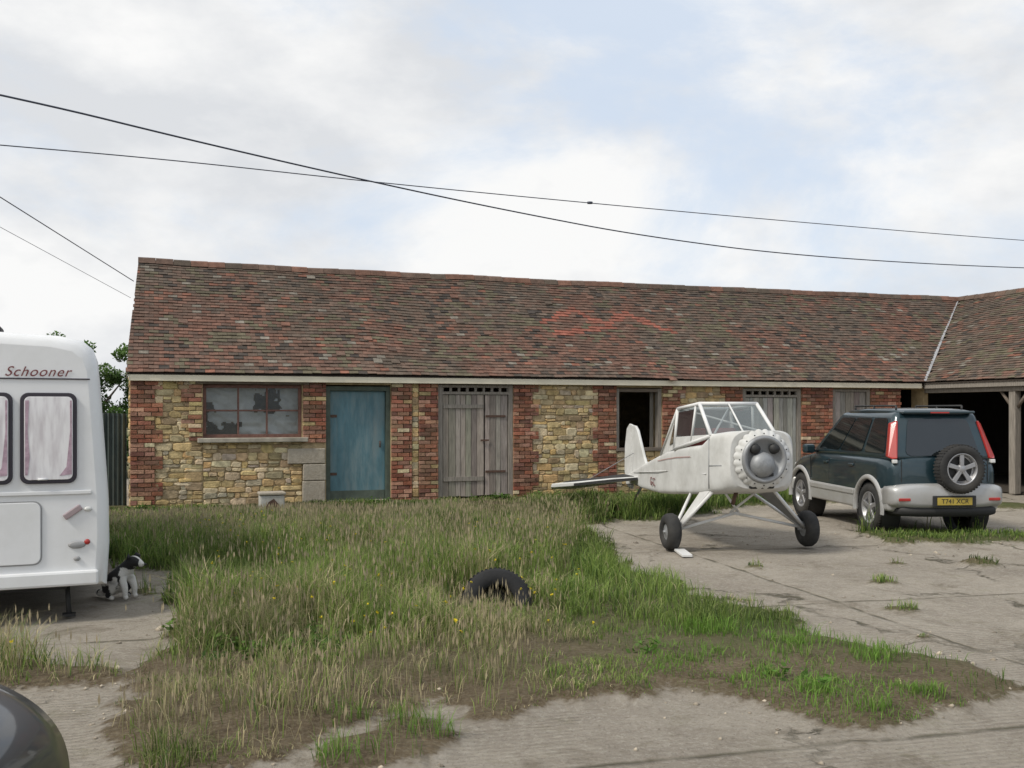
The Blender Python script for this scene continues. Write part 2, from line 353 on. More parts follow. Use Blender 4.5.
octv=np.array([(1,0,0),(0,1,0),(-1,0,0),(0,-1,0),(0,0,.7),(0,0,-.7)]); octf=np.array([(0,1,4),(1,2,4),(2,3,4),(3,0,4),(1,0,5),(2,1,5),(3,2,5),(0,3,5)])
s0=(rng.gamma(2.0,.004,npb)+.004)[:,None,None]
pv=octv[None]*s0*rng.uniform(.6,1.4,(npb,6,3))+np.stack([px0,py0,zz0+.002],-1)[:,None]
npmesh('loose_gravel',pv.reshape(-1,3),np.zeros((0,4),int),(np.arange(npb)[:,None,None]*6+octf[None]).reshape(-1,3),np.repeat((np.array([.36,.31,.24])*rng.uniform(.35,1.3,(npb,1)))[:,None],6,1).reshape(-1,3),mat('gravel_stone',attr=True,rough=.95,bump=0))
# ------------------------------------------------------------------ grass
CA,SA=.9418,.3361
def loc_n(x,y): return -SA*(x+6.43)+CA*(y-16.84)
def blades(x,y,h,wd,lean,col,tipcol=None):
    n=len(x); a=rng.uniform(0,2*np.pi,n); la=a+rng.normal(0,.6,n)+1.57
    z0=zg(x,y)-.01
    dx,dy=np.cos(a)*wd/2,np.sin(a)*wd/2; lx,ly=np.cos(la)*lean*h,np.sin(la)*lean*h
    V=np.empty((n,5,3))
    V[:,0]=np.stack([x-dx,y-dy,z0],-1);V[:,1]=np.stack([x+dx,y+dy,z0],-1)
    V[:,2]=np.stack([x+dx*.8+lx*.3,y+dy*.8+ly*.3,z0+h*.55],-1);V[:,3]=np.stack([x-dx*.8+lx*.3,y-dy*.8+ly*.3,z0+h*.55],-1)
    V[:,4]=np.stack([x+lx,y+ly,z0+h*(1-.35*np.clip(lean,0,1.5))],-1)
    o=(np.arange(n)*5)[:,None]
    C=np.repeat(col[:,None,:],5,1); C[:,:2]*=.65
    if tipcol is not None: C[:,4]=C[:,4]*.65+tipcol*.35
    return V.reshape(-1,3),o+np.array([0,1,2,3]),o+np.array([3,2,4]),C.reshape(-1,3)
M_leaf=leafmat('grass_blades')
NC=1400000
x=rng.uniform(-9.3,8,NC); y=rng.uniform(3.7,21.8,NC)
vis=(np.abs(x)<.60*y+.6)&(loc_n(x,y)<-.06)
x,y=x[vis],y[vis]; gmv=gmask(x,y)
cl=fbm(x,y,1.3,21); cl2=vn(x,y,5,31)
dens=np.clip((8.5/y),.35,1.3)*.75
dens*=np.clip((cl2-.15)*1.6,.15,1)
shortz=np.clip((7.2-y+np.clip(x+1.2,0,1.5)*.7)/1.3,0,1); rightz=np.clip((x-.1-(y-8)*.12)/.7,0,1)*(y<13.5)
backz=((x>.3)&(y>13.5)).astype(float)
bare=np.clip((fbm(x,y,1.3,41)-.45)*8,0,1)
dens*=1-(np.maximum(shortz,rightz*.7))*.85*(1-bare)
keep=(rng.random(len(x))<dens)&(gmv>.5)
x,y,cl,cl2,shortz,rightz,backz,gmv=[a[keep] for a in (x,y,cl,cl2,shortz,rightz,backz,gmv)]
n=len(x)
edge=np.clip((gmv-.5)*2,.3,1)
def nwall(x,y): return .20+.80*np.clip((-loc_n(x,y)-1.5)/5.0,0,1)
def hfield(x,y):
    ty=np.clip((np.hypot((x+.14)/.55,(y-7.95)/.75)-.55)/.6,0,1)
    return .3+.7*ty
hb=.12+.36*np.clip(cl*1.9-.48,0,1)+.09*cl2
h=hb*rng.uniform(.45,1.25,n)*nwall(x,y)*hfield(x,y)
h*=(1-shortz*.5)*(1-rightz*.45)*(1+backz*.8)*edge
h=np.where((y<5.4)&(x>-1.0)&(x<-.2),.15*rng.uniform(.5,1.2,n),h)
h=np.where((x>3.2)&(y<15)&(rightz>0),.09*rng.uniform(.4,1.2,n),h)
gr=np.array([.12,.19,.037]);gr2=np.array([.215,.285,.07]);st=np.array([.44,.38,.22]);dk=np.array([.06,.11,.025])
t=rng.random(n)[:,None]; col=gr*(1-t)+gr2*t
k=(rng.random(n)<.2+.25*np.clip((y-10)/4,0,1))[:,None]; col=np.where(k,dk,col)
dd=np.clip(.08+(fbm(x,y,.8,51)-.47)*1.8+shortz*.4*(x<.6)+shortz*.08-.2*(x>.8),.03,.75)
k=(rng.random(n)<dd)[:,None]; col=np.where(k,st*rng.uniform(.6,1.15,(n,1)),col)
bright=((y<5.4)&(x>-1.0)&(x<-.2))|((y<7.4)&(x>.8))
col=np.where(bright[:,None]&(rng.random(n)<.85)[:,None],np.array([.12,.22,.036])*rng.uniform(.7,1.3,(n,1)),col)
patchg=(fbm(x,y,.55,77)-.48)*2.2+(fbm(x,y,2.2,79)-.48)*1.2; col=col*(1+np.clip(patchg,-.4,.35))[:,None]
wd=rng.uniform(.004,.009,n)*np.clip(y/9,.7,1.5)
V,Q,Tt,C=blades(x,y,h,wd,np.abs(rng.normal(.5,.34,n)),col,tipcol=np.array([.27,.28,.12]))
ns=12000
sx_=rng.uniform(-9,2.0,ns*3); sy_=rng.uniform(4.6,16,ns*3)
kk=(gmask(sx_,sy_)>.85)&(loc_n(sx_,sy_)<-1.6)&(fbm(sx_,sy_,1.3,21)+rng.normal(0,.07,ns*3)>.46)&((sx_<.4+(sy_-8)*.1)|(sy_>14))
sx_,sy_=sx_[kk][:ns],sy_[kk][:ns]; m_=len(sx_)
sh=(.26+.34*rng.random(m_))*np.clip(1-(8-sy_)/5,.5,1)*nwall(sx_,sy_)*hfield(sx_,sy_)
scol=np.array([.30,.28,.14])*rng.uniform(.7,1.2,(m_,1))
V2,Q2,T2,C2=blades(sx_,sy_,sh,np.full(m_,.0030)*np.clip(sy_/9,.8,1.3),np.abs(rng.normal(.3,.2,m_)),scol)
tip=V2.reshape(m_,5,3)[:,4]; a=rng.uniform(0,np.pi,m_); r=rng.uniform(.004,.008,m_); L_=rng.uniform(.04,.08,m_)
H=np.stack([tip+np.stack([0*a,0*a,-L_*.5],-1),tip+np.stack([np.cos(a)*r,np.sin(a)*r,0*a],-1),tip+np.stack([0*a,0*a,L_*.6],-1),tip-np.stack([np.cos(a)*r,np.sin(a)*r,0*a],-1)],1)
CH=np.repeat((np.array([.37,.31,.2])*rng.uniform(.7,1.2,(m_,1)))[:,None],4,1).reshape(-1,3)
nv=len(V); nv2=nv+len(V2)
VV=np.concatenate([V,V2,H.reshape(-1,3)]); QQ=np.concatenate([Q,Q2+nv,(np.arange(m_)*4)[:,None]+np.array([0,1,2,3])+nv2]); TT=np.concatenate([Tt,T2+nv]); CC=np.concatenate([C,C2,CH])
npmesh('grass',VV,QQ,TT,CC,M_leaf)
print('blades',n,m_)
def leaves(centers,rad,per,size,cols,flat=0.0):
    P=[];Cc=[]
    for (cx,cy,cz),r in zip(centers,rad):
        d=rng.normal(size=(per,3)); d/=np.linalg.norm(d,axis=1)[:,None]; rr=r*rng.random((per,1))**.45
        p=np.array([cx,cy,cz])+d*rr*np.array([1,1,.8]); P.append(p)
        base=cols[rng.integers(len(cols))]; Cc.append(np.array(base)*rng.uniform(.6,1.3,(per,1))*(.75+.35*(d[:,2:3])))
    P=np.concatenate(P);Cc=np.clip(np.concatenate(Cc),.005,1); n=len(P)
    u=rng.normal(size=(n,3)); u[:,2]*=(1-flat); u/=np.linalg.norm(u,axis=1)[:,None]; v=np.cross(u,rng.normal(size=(n,3))); v/=np.linalg.norm(v,axis=1)[:,None]
    s=rng.uniform(.6,1.2,(n,1))*size
    Vv=np.stack([P-u*s,P+v*s*.45,P+u*s,P-v*s*.45],1).reshape(-1,3)
    return Vv,(np.arange(n)*4)[:,None]+np.array([0,1,2,3]),np.repeat(Cc[:,None],4,1).reshape(-1,3)
cen=[];rad=[]
for (wx,wy,c) in [(-1.75,6.75,14),(-1.45,6.6,12),(-2.0,7.3,9),(-1.2,6.9,6),(.9,6.6,3),(1.6,5.9,3),(-3.0,9.5,4),(1.3,15.5,9),(-5.5,15.6,5),(3.4,18.2,10),(-2.4,17.6,5),(-.3,18.5,7),(-5.9,16.5,6),(2.2,18.9,8),(5,19.8,8),(.9,18.8,6)]:
    for i in range(c):
        cen.append((wx+random.gauss(0,.22),wy+random.gauss(0,.13),.05+random.random()*.07)); rad.append(.09)
v,qq,c=leaves(cen,rad,26,.028,[(.10,.20,.035),(.13,.23,.045),(.09,.17,.035)],flat=.5)
npmesh('broadleaf_weeds',v,qq,np.zeros((0,3),int),c,M_leaf)
cen=[]
for i in range(190):
    fx,fy=rng.uniform(-4,.6),rng.uniform(6.0,13)
    if gmask(np.array([fx]),np.array([fy]))[0]>.9: cen.append((fx,fy,rng.uniform(.22,.38)))
v,qq,c=leaves(cen,[.012]*len(cen),8,.011,[(.75,.6,.03)],flat=.5)
npmesh('yellow_wildflowers',v,qq,np.zeros((0,3),int),c,M_leaf)
# ------------------------------------------------------------------ building
ang=math.atan2(SA,CA)
B=empty('stable_building',(-6.43,16.84,0),ang)
TOP=2.2
OPEN=[(1.172,2.858,1.2,2.13),(3.284,4.47,0,2.12),(5.363,6.848,0,2.16),(9.022,10.047,.89,2.12),(11.918,13.374,0,2.14),(14.168,15.166,0,2.14),(15.98,16.62,0,2.14)]
def wallbox(n,x0,x1,z0,z1): b2(n,x0,x1,0,.38,z0,z1,M_mortar,B)
px_=0
for i,(a,bb,z0,z1) in enumerate(OPEN):
    wallbox('wall_pier',px_,a,-.1,TOP)
    if z0>0: wallbox('wall_under',a,bb,-.1,z0)
    wallbox('wall_over',a,bb,z1+.02,TOP)
    px_=bb
wallbox('wall_pier',px_,16.75,-.1,TOP)
acc=Acc()
stonecols=[(.50,.37,.185),(.56,.43,.235),(.42,.31,.165),(.56,.46,.30),(.36,.28,.165),(.52,.35,.165),(.44,.36,.235),(.60,.49,.32),(.30,.22,.135),(.54,.40,.20),(.40,.34,.26)]
brickcols=[(.28,.105,.07),(.23,.09,.06),(.32,.135,.088),(.2,.09,.067),(.30,.16,.115),(.36,.20,.14),(.16,.08,.062),(.29,.11,.07)]
def vary(c,a=.15):
    k=random.uniform(1-a,1+a); return tuple(min(.8,q_*k*random.uniform(.95,1.05)) for q_ in c)
def stones(x0,x1,z0,z1,fn=None,hmin=.06,hmax=.17):
    z=z0
    while z<z1-.02:
        hh=random.uniform(hmin,hmax); hh=min(hh,z1-z)
        x=x0
        while x<x1-.01:
            ww=random.uniform(.09,.34)*(1.0 if hh>.085 else .85)
            if x+ww>x1-.08: ww=x1-x
            c=vary(random.choice(stonecols),.2)
            u=random.uniform(-.014,.014); u2=random.uniform(-.014,.014); dp=lambda:random.uniform(.014,.036)
            if hh>.115 and random.random()<.45:
                s=random.uniform(.35,.65); acc.rubble(x+.002,x+ww-.002,z+.002+u,z+hh*s-.002,0,dp(),c,fn)
                if ww>.2 and random.random()<.5:
                    k=random.uniform(.35,.65)*ww
                    acc.rubble(x+.002,x+k-.002,z+hh*s+.002,z+hh-.002+u2,0,dp(),vary(random.choice(stonecols),.2),fn); acc.rubble(x+k+.002,x+ww-.002,z+hh*s+.002,z+hh-.002+u2,0,dp(),vary(random.choice(stonecols),.2),fn)
                else: acc.rubble(x+.002,x+ww-.002,z+hh*s+.002,z+hh-.002+u2,0,dp(),vary(random.choice(stonecols),.2),fn)
            else: acc.rubble(x+.001,x+ww-.001,z+.001+u,z+hh-.001+u2,0,dp(),c,fn)
            x+=ww
        z+=hh
def bricks(x0,x1,z0,z1,tl=0,tr=0,fn=None,pale=0):
    i=0; z=z0
    while z<z1-.03:
        gl=(i//3)%2
        a=x0-(tl*.13 if gl else 0); e=x1+(tr*.13 if gl else 0)
        x=a-( .11 if i%2 else 0)
        zz=min(z+.075,z1)
        while x<e-.01:
            xa=max(x,a); xb=min(x+.225,e)
            if xb-xa>.03:
                c=vary(random.choice(brickcols),.22)
                if random.random()<pale: c=vary(random.choice(stonecols[:5]))
                acc.block(xa+.004,xb-.004,z+.004,zz-.004,0,random.uniform(.036,.050),c,.0025,.005,fn)
            x+=.225
        z=zz; i+=1
bricks(0,.394,0,TOP,0,1,pale=.06); stones(.394,1.0,0,TOP); bricks(.94,1.172,1.15,TOP,1,0,pale=.5); stones(.86,1.172,0,1.15)
stones(1.172,2.86,0,1.13); bricks(2.87,3.284,1.1,TOP,0,0,pale=.07)
bricks(4.47,4.86,0,TOP,0,0,pale=.12); stones(4.86,4.99,0,TOP); bricks(4.99,5.363,0,TOP,0,0,pale=.12)
bricks(6.848,7.237,0,TOP,0,1,pale=.06); stones(7.237,8.63,0,TOP); bricks(8.63,9.022,0,TOP,1,0,pale=.06); stones(9.022,10.047,0,.87)
bricks(10.047,10.45,0,TOP,0,1,pale=.06); stones(10.45,11.511,0,TOP); bricks(11.511,11.918,0,TOP,1,0,pale=.06)
bricks(13.374,14.168,0,TOP,pale=.1); bricks(15.166,15.98,0,TOP,pale=.1)
def gfn(p): return (p[1]+.17*max(0,(p[2]-2.2)/2.3),p[0],p[2])
z=0
while z<4.4:
    hh=random.uniform(.08,.14); lim0=0; lim1=5.0
    if z>2.2:
        k=(z-2.2)/2.3*2.5; lim0,lim1=k,5-k
    if lim1-lim0>.3: stones(lim0,lim1,z,z+hh,gfn,hh,hh+.001)
    z+=hh
acc.build('wall_masonry',M_block,B)
slab('gable_wall',[(0.001,.38,-.1),(0.001,5,-.1),(0.001,5,2.25),(0.17,2.5,4.46),(0.02,.38,2.5)],(.35,0,0),M_mortar,B)
b2('rear_wall',0.36,23.4,4.65,5,-.1,2.27,M_mortar,B)
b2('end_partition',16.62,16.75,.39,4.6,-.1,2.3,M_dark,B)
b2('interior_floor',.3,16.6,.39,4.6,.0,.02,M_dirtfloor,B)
for i,(a,bb,z0,z1) in enumerate([(2.86,3.26,.02,.42),(2.87,3.27,.43,.72),(2.60,3.262,.73,1.0)]):
    b2('concrete_block',a,bb,-.072,.0,z0,z1,M_cblock,B,bevel=.014)
b2('window_sill',1.08,2.95,-.13,.15,1.12,1.2,M_stonesill,B,bevel=.012)
b2('window_lintel',1.05,2.98,-.055,.1,2.135,2.2,M_timber,B,bevel=.006)
def fr(n,x0,x1,z0,z1,y0=.05,y1=.11,m=M_redframe): b2(n,x0,x1,y0,y1,z0,z1,m,B,bevel=.004)
fr('frame_bottom',1.172,2.858,1.2,1.26); fr('frame_top',1.172,2.858,2.07,2.13); fr('frame_l',1.174,1.23,1.26,2.07); fr('frame_r',2.80,2.856,1.26,2.07)
fr('mullion_a',1.75,1.78,1.26,2.07,.055,.105); fr('mullion_b',2.24,2.27,1.26,2.07,.055,.105)
fr('transom_a',1.23,1.75,1.66,1.69,.056,.104); fr('transom_b',1.78,2.24,1.66,1.69,.056,.104); fr('transom_c',2.27,2.8,1.66,1.69,.056,.104)
mk('window_glass',[(1.23,.08,1.26),(2.8,.08,1.26),(2.8,.08,2.07),(1.23,.08,2.07)],[(0,1,2,3)],M_winglass,B)
vv=[];ff=[];NX,NZ=80,40
for j in range(NZ+1):
    for i in range(NX+1):
        xx=1.2+1.65*i/NX; zz=1.2+.92*j/NZ
        yy=.12+.14*float(fbm(xx*1.2+zz,zz*1.4,3,61))+.06*float(vn(xx+zz,zz*2,6,3)); vv.append((xx,yy,zz))
for j in range(NZ):
    for i in range(NX):
        a=j*(NX+1)+i
        xx=1.2+1.65*i/NX; zz=1.2+.92*j/NZ
        if fbm(xx,zz,1.6,71)>.40: ff.append((a,a+1,a+NX+2,a+NX+1))
mk('plastic_sheeting',vv,ff,M_sheet,B,smooth=True)
b2('blue_door_leaf',3.375,4.385,.13,.175,.04,2.03,M_blue,B,bevel=.004)
b2('door_jamb_l',3.286,3.37,.05,.2,0,2.118,M_jamb,B,bevel=.004); b2('door_jamb_r',4.39,4.468,.05,.2,0,2.118,M_jamb,B,bevel=.004); b2('door_head',3.37,4.39,.052,.198,2.035,2.116,M_jamb,B,bevel=.004)
b2('door_threshold',3.3,4.45,-.1,.2,-.02,.05,M_stonesill,B)
b2('kick_board',3.38,4.38,.118,.1295,.06,.22,M_jamb,B,bevel=.002)
for z in (.5,1.55): b2('door_hinge',3.375,3.5,.12,.129,z,z+.05,M_iron,B)
tube('door_handle',(4.29,.11,1.0),(4.29,.11,1.12),.012,M_iron,B)
pl=Acc()
def planks(x0,x1,z0,z1,y,wmin=.09,wmax=.15,base=(.19,.17,.15),ragged=.04):
    x=x0
    while x<x1-.02:
        ww=random.uniform(wmin,wmax)
        if x+ww>x1-.05: ww=x1-x
        c=vary(base,.28); yo=random.uniform(-.006,.006)
        a,e=x+.004,x+ww-.004; zb=z0+random.uniform(0,ragged)
        pl.hexa([(a,y+yo,zb),(e,y+yo,zb+random.uniform(-.01,.01)),(e,y+yo+.025,zb),(a,y+yo+.025,zb),(a,y+yo,z1),(e,y+yo,z1),(e,y+yo+.025,z1),(a,y+yo+.025,z1)],c)
        x+=ww
def stable_door(x0,x1,zt,vent,split=None,base=(.27,.24,.205)):
    fw=.09
    b2('post_l',x0+.002,x0+fw,.0,.12,0,zt,M_timber2,B,bevel=.004); b2('post_r',x1-fw,x1-.002,.0,.12,0,zt,M_timber2,B,bevel=.004)
    b2('head',x0+fw,x1-fw,.002,.118,zt-.05,zt,M_timber2,B)
    zz=zt-.05
    if vent:
        b2('vent_rail',x0+fw,x1-fw,.002,.118,zt-.18,zt-.13,M_timber2,B)
        k=int((x1-x0-2*fw)/.16)
        for i in range(k+1):
            xx=x0+fw+(x1-x0-2*fw)*i/k; b2('vent_bar',xx-.022,xx+.022,.02,.07,zt-.13,zt-.05,M_timber2,B)
        zz=zt-.18
    segs=[(x0+fw+.01,x1-fw-.01)] if split is None else [(x0+fw+.01,split-.012),(split+.012,x1-fw-.01)]
    for a,e in segs: planks(a,e,.05,zz-.01,.03,base=base)
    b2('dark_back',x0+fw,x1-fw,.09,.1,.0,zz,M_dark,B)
stable_door(5.363,6.848,2.16,True,split=6.28)
b2('door_ledge',5.47,6.26,.005,.028,1.72,1.79,M_timber2,B); b2('door_ledge',5.47,6.26,.005,.028,.35,.43,M_timber2,B)
b2('iron_strap',6.30,6.7,.012,.024,1.55,1.59,M_iron,B); b2('iron_strap',6.30,6.7,.012,.024,.5,.54,M_iron,B); b2('bolt',6.2,6.36,-.01,.012,1.1,1.13,M_iron,B)
stable_door(11.918,13.374,2.14,True,split=12.7,base=(.32,.30,.27))
stable_door(14.168,15.166,2.14,False,base=(.26,.235,.21))
b2('post_l',9.024,9.10,.02,.14,.89,2.12,M_timber2,B); b2('post_r',9.965,10.045,.02,.14,.89,2.12,M_timber2,B); b2('head',9.1,9.965,.022,.138,2.05,2.118,M_timber,B); b2('sill',9.0,10.07,-.07,.14,.872,.935,M_timber,B)
planks(9.88,9.96,.9,2.05,.2)
pl.build('door_planks',M_wood,B)
b2('fascia',-.02,16.45,-.145,-.115,2.175,2.285,M_cream,B,bevel=.004)
b2('soffit',-.02,16.5,-.113,-.05,2.205,2.22,M_cream,B)
b2('wall_plate',0,16.6,-.048,.35,2.2,2.27,M_timber,B)
# roof
EZ,RZ=2.31,4.56; EY,RY=-.17,2.5; VX0,VX1=16.5,20.0
def sag(x,v): return (float(vn(x,v*3,.55,3))-.5)*.08*math.sin(math.pi*min(1,v+.15)) -.04*math.sin(max(0,min(1,x/17))*math.pi)*v+(float(vn(x,0,.9,13))-.5)*.03*v
tiles=Acc()
def tilecol(X,Y,v):
    a=float(fbm(X,Y*1.0,.9,81)); bb=float(fbm(X,Y,2.7,91)); r=random.random()
    pal=[(.12,.078,.058),(.145,.083,.061),(.10,.074,.058),(.16,.088,.064),(.08,.062,.05),(.135,.093,.071)]
    c=np.array(random.choice(pal))
    if a>.52: c=c*.65+np.array((.165,.08,.058))*.35
    if a<.44: c=c*.55+np.array((.115,.095,.075))*.45
    if r<.025: c=np.array((.21,.095,.065))
    elif r<.05: c=np.array((.19,.17,.14))
    elif r<.12: c=np.array((.055,.046,.04))
    if bb>.56 and random.random()<.45: c=np.array((.115,.10,.066))
    c*=random.uniform(.86,1.14)*(1.1-.22*v)
    return c
rows=36; W=.165
sl_=math.hypot(RY-EY,RZ-EZ)
nyv=(EZ-RZ)/sl_; nzv=(RY-EY)/sl_
def main_pt(x,v,off): return (x,EY+(RY-EY)*v+nyv*off,EZ+(RZ-EZ)*v+nzv*off+sag(x,v))
def segd(px,py,ax,ay,bx,by):
    t=max(0,min(1,((px-ax)*(bx-ax)+(py-ay)*(by-ay))/((bx-ax)**2+(by-ay)**2)))
    return math.hypot(px-ax-(bx-ax)*t,py-ay-(by-ay)*t)
ZZ=[((8.0,.52*3.5),(8.75,.68*3.5)),((8.75,.68*3.5),(9.5,.50*3.5)),((9.3,.50*3.5),(10.0,.66*3.5)),((10.0,.66*3.5),(10.9,.46*3.5)),((8.2,.42*3.5),(9.5,.52*3.5))]
for r in range(rows):
    v0=r/rows; v1=(r+1.25)/rows; xl=-.07+.17*v0
    x=-.12+(W/2 if r%2 else 0)
    if r%2: x-=W
    while x<VX0+(VX1-VX0)*v0+.1:
        xa=max(x,xl)+.002; xb=x+W-.002
        if xb-xa>.03:
            c=tilecol(x,v0*3.5,v0)
            if 7.8<x<11.1 and random.random()<.9:
                if min(segd(x+.08,v0*3.5,*a_,*b_) for a_,b_ in ZZ)<.085: c=np.array((.27,.10,.07))*random.uniform(.8,1.1)
            lift=.025+random.uniform(-.004,.008); t=.012; jy=random.uniform(-.006,.006)/3.5; tw=random.uniform(-.003,.003)
            if random.random()<.006: jy-=.02; lift+=.01
            p=[main_pt(xa,v0+jy,lift-t+tw),main_pt(xb,v0+jy,lift-t-tw),main_pt(xb,v1,-.006),main_pt(xa,v1,-.006),
               main_pt(xa,v0+jy,lift+tw),main_pt(xb,v0+jy,lift-tw),main_pt(xb,v1,.008),main_pt(xa,v1,.008)]
            tiles.hexa(p,tuple(c),[(4,5,6,7),(0,1,5,4),(1,2,6,5),(3,0,4,7)])
        x+=W
WX0,WX1=VX0,VX1; slw=math.hypot(WX1-WX0,RZ-EZ); nxw=-(RZ-EZ)/slw; nzw=(WX1-WX0)/slw
rw=42
def wing_pt(y,v,off): return (WX0+(WX1-WX0)*v+nxw*off,y,EZ+(RZ-EZ)*v+nzw*off+(float(vn(y,v*3,.55,6))-.5)*.04)
for r in range(rw):
    v0=r/rw; v1=(r+1.25)/rw; y=EY+(RY-EY)*v0+.05+(W/2 if r%2 else 0)
    y=math.floor(y/W)*W+(W/2 if r%2 else 0)
    while y>-8.2:
        c=tilecol(y+40,v0*3.5+9,v0); ya=y-W+.002; yb=y-.002; lift=.025+random.uniform(-.004,.008); t=.012
        p=[wing_pt(yb,v0,lift-t),wing_pt(ya,v0,lift-t),wing_pt(ya,v1,-.006),wing_pt(yb,v1,-.006),wing_pt(yb,v0,lift),wing_pt(ya,v0,lift),wing_pt(ya,v1,.008),wing_pt(yb,v1,.008)]
        tiles.hexa(p,tuple(c),[(4,5,6,7),(0,1,5,4),(1,2,6,5),(3,0,4,7)]); y-=W
def ridge(p0,p1,n):
    p0=Vector(p0);p1=Vector(p1); d=(p1-p0)/n; dn=d.normalized(); s=dn.cross(Vector((0,0,1)))
    for i in range(n):
        a=p0+d*i; e=a+d*.985
        a=a+Vector((0,0,sag(a.x,1))); e=e+Vector((0,0,sag(e.x,1)))
        c=tuple(np.array(random.choice([(.16,.085,.06),(.13,.085,.065),(.10,.078,.06)]))*random.uniform(.8,1.2))
        lf=random.uniform(0,.010)
        prof=[(-.13,-.09),(-.08,.005),(0,.035),(.08,.005),(.13,-.09)]
        n0=len(tiles.v)
        for q_ in (a,e):
            for u,h_ in prof: tiles.v.append(tuple(q_+s*u+Vector((0,0,h_+lf+(.005 if q_ is e else 0))))); tiles.c.append((*c,1))
        for k in range(4): tiles.f.append((n0+k,n0+k+1,n0+6+k,n0+5+k))
        tiles.f.append((n0,n0+1,n0+2,n0+3,n0+4)); tiles.f.append((n0+5,n0+6,n0+7,n0+8,n0+9))
ridge((.09,RY,RZ+.02),(VX1,RY,RZ+.02),62)
ridge((VX1,RY,RZ+.02),(VX1,-8.2,RZ+.02),33)
tiles.build('roof_tiles',M_tile,B)
mk('roof_deck',[(-.03,EY+.02,EZ-.03),(VX0,EY+.02,EZ-.03),(VX1,RY,RZ-.06),(.13,RY,RZ-.06),(-.03,5.2,EZ-.03),(23.5,5.2,EZ-.03),(23.5,-8.2,EZ-.03),(VX1,-8.2,RZ-.06),(VX0,-8.2,EZ-.03),(VX1,5.19,EZ-.03)],
   [(0,1,2,3),(3,2,9,4),(2,7,6,5),(2,5,9),(1,8,7,2)],M_roofund,B)
slab('verge_board',[(-.06,EY,EZ-.10),(.11,RY,RZ-.12),(-.06,5.2,EZ-.10),(-.06,5.2,EZ-.02),(.11,RY,RZ-.03),(-.06,EY,EZ-.015)],(.02,0,0),M_timber,B)
s=Vector((.025,-.032,0))
slab('valley_flashing',[Vector((VX0,EY,EZ+.03))-s,Vector((VX0,EY,EZ+.03))+s,Vector((VX1,RY,RZ+.03))+s*.7,Vector((VX1,RY,RZ+.03))-s*.7],(0,0,.006),M_lead,B)
b2('wing_eaves_beam',16.62,16.80,-8.1,-.03,2.07,2.26,M_timber2,B,bevel=.01)
b2('wing_fascia',16.53,16.57,-8.15,-.12,2.17,2.29,M_timber2,B)
for yy in (-2.45,-5.2,-8.0):
    b2('wing_post',16.63,16.79,yy-.08,yy+.08,0,2.07,M_timber2,B,bevel=.01)
    tube('wing_brace',(16.71,yy+.07,1.75),(16.71,yy+.35,2.08),.035,M_timber,B,seg=6); tube('wing_brace',(16.71,yy-.07,1.75),(16.71,yy-.35,2.08),.035,M_timber,B,seg=6)
b2('wing_rear_wall',23.1,23.45,-8.1,4.64,-.1,2.28,M_mortar,B)
M_darkboard=mat('dark_boarding',(.035,.03,.026),rough=.9,var=.4,scale=4,stretch=(9,9,.7),bump=.3,bscale=14)  # near-black brown boards with vertical streaks, lining the open wing
b2('wing_boarding',23.05,23.09,-8,4.6,0,2.25,M_darkboard,B)
b2('wing_back_boarding',16.8,23.0,2.6,2.64,0,2.29,M_darkboard,B)
b2('wing_floor',16.85,23.0,-8,2.5,.0,.015,M_dirtfloor,B)
slab('wing_gable',[(16.8,-8.12,0),(23.4,-8.12,0),(23.4,-8.12,2.25),(20,-8.12,4.45),(16.8,-8.12,2.35)],(0,.04,0),M_timber2,B)
b2('tie_beam',16.8,23.1,-2.53,-2.37,2.1,2.25,M_timber,B); b2('tie_beam',16.8,23.1,-5.28,-5.12,2.1,2.25,M_timber,B)
# ------------------------------------------------------------------ corrugated fence
F=empty('corrugated_fence',(-6.43,16.84,0),ang)
vv=[];ff=[]
for i in range(0,200):
    xx=-.06-i*.02; yy=.25+.022*math.sin(i*.02/.076*2*math.pi)
    vv+=[(xx,yy,-.05),(xx,yy,1.62+.02*math.sin(i*.05))]
    if i: ff.append((2*i-2,2*i,2*i+1,2*i-1))
mk('sheeting',vv,ff,M_steel,F)
b2('rail',-4,-.05,.28,.33,1.45,1.55,M_timber,F)
for xx in (-.3,-2.1,-3.9): b2('post',xx-.05,xx+.05,.33,.43,0,1.6,M_timber,F)
# ------------------------------------------------------------------ tree behind
TR=empty('hedgerow_tree',(-10.9,25.2,0))
M_bark=mat('bark',(.07,.055,.04),rough=.95,var=.3,bump=.6)
tube('trunk',(0,0,0),(.1,0,1.4),.13,M_bark,TR,r2=.08)
cen=[];rad=[]
for i in range(9):
    a=random.uniform(0,6.28); e=(1.3*math.cos(a),1.0*math.sin(a),random.uniform(2.0,3.0)); tube('limb',(.1,0,1.2+.1*(i%3)),e,.06,M_bark,TR,r2=.015,seg=6)
for i in range(170):
    a=random.uniform(0,6.28); r_=2.3*math.sqrt(random.random()); zz=random.uniform(.5,3.45-.12*abs(r_)+.2*math.sin(a*3))
    cen.append((r_*math.cos(a),r_*.8*math.sin(a),zz)); rad.append(random.uniform(.18,.38))
v,qq,c=leaves(cen,rad,190,.055,[(.07,.14,.03),(.10,.19,.045),(.045,.09,.024),(.12,.21,.05)])
npmesh('foliage',v,qq,np.zeros((0,3),int),c,M_leaf,TR)
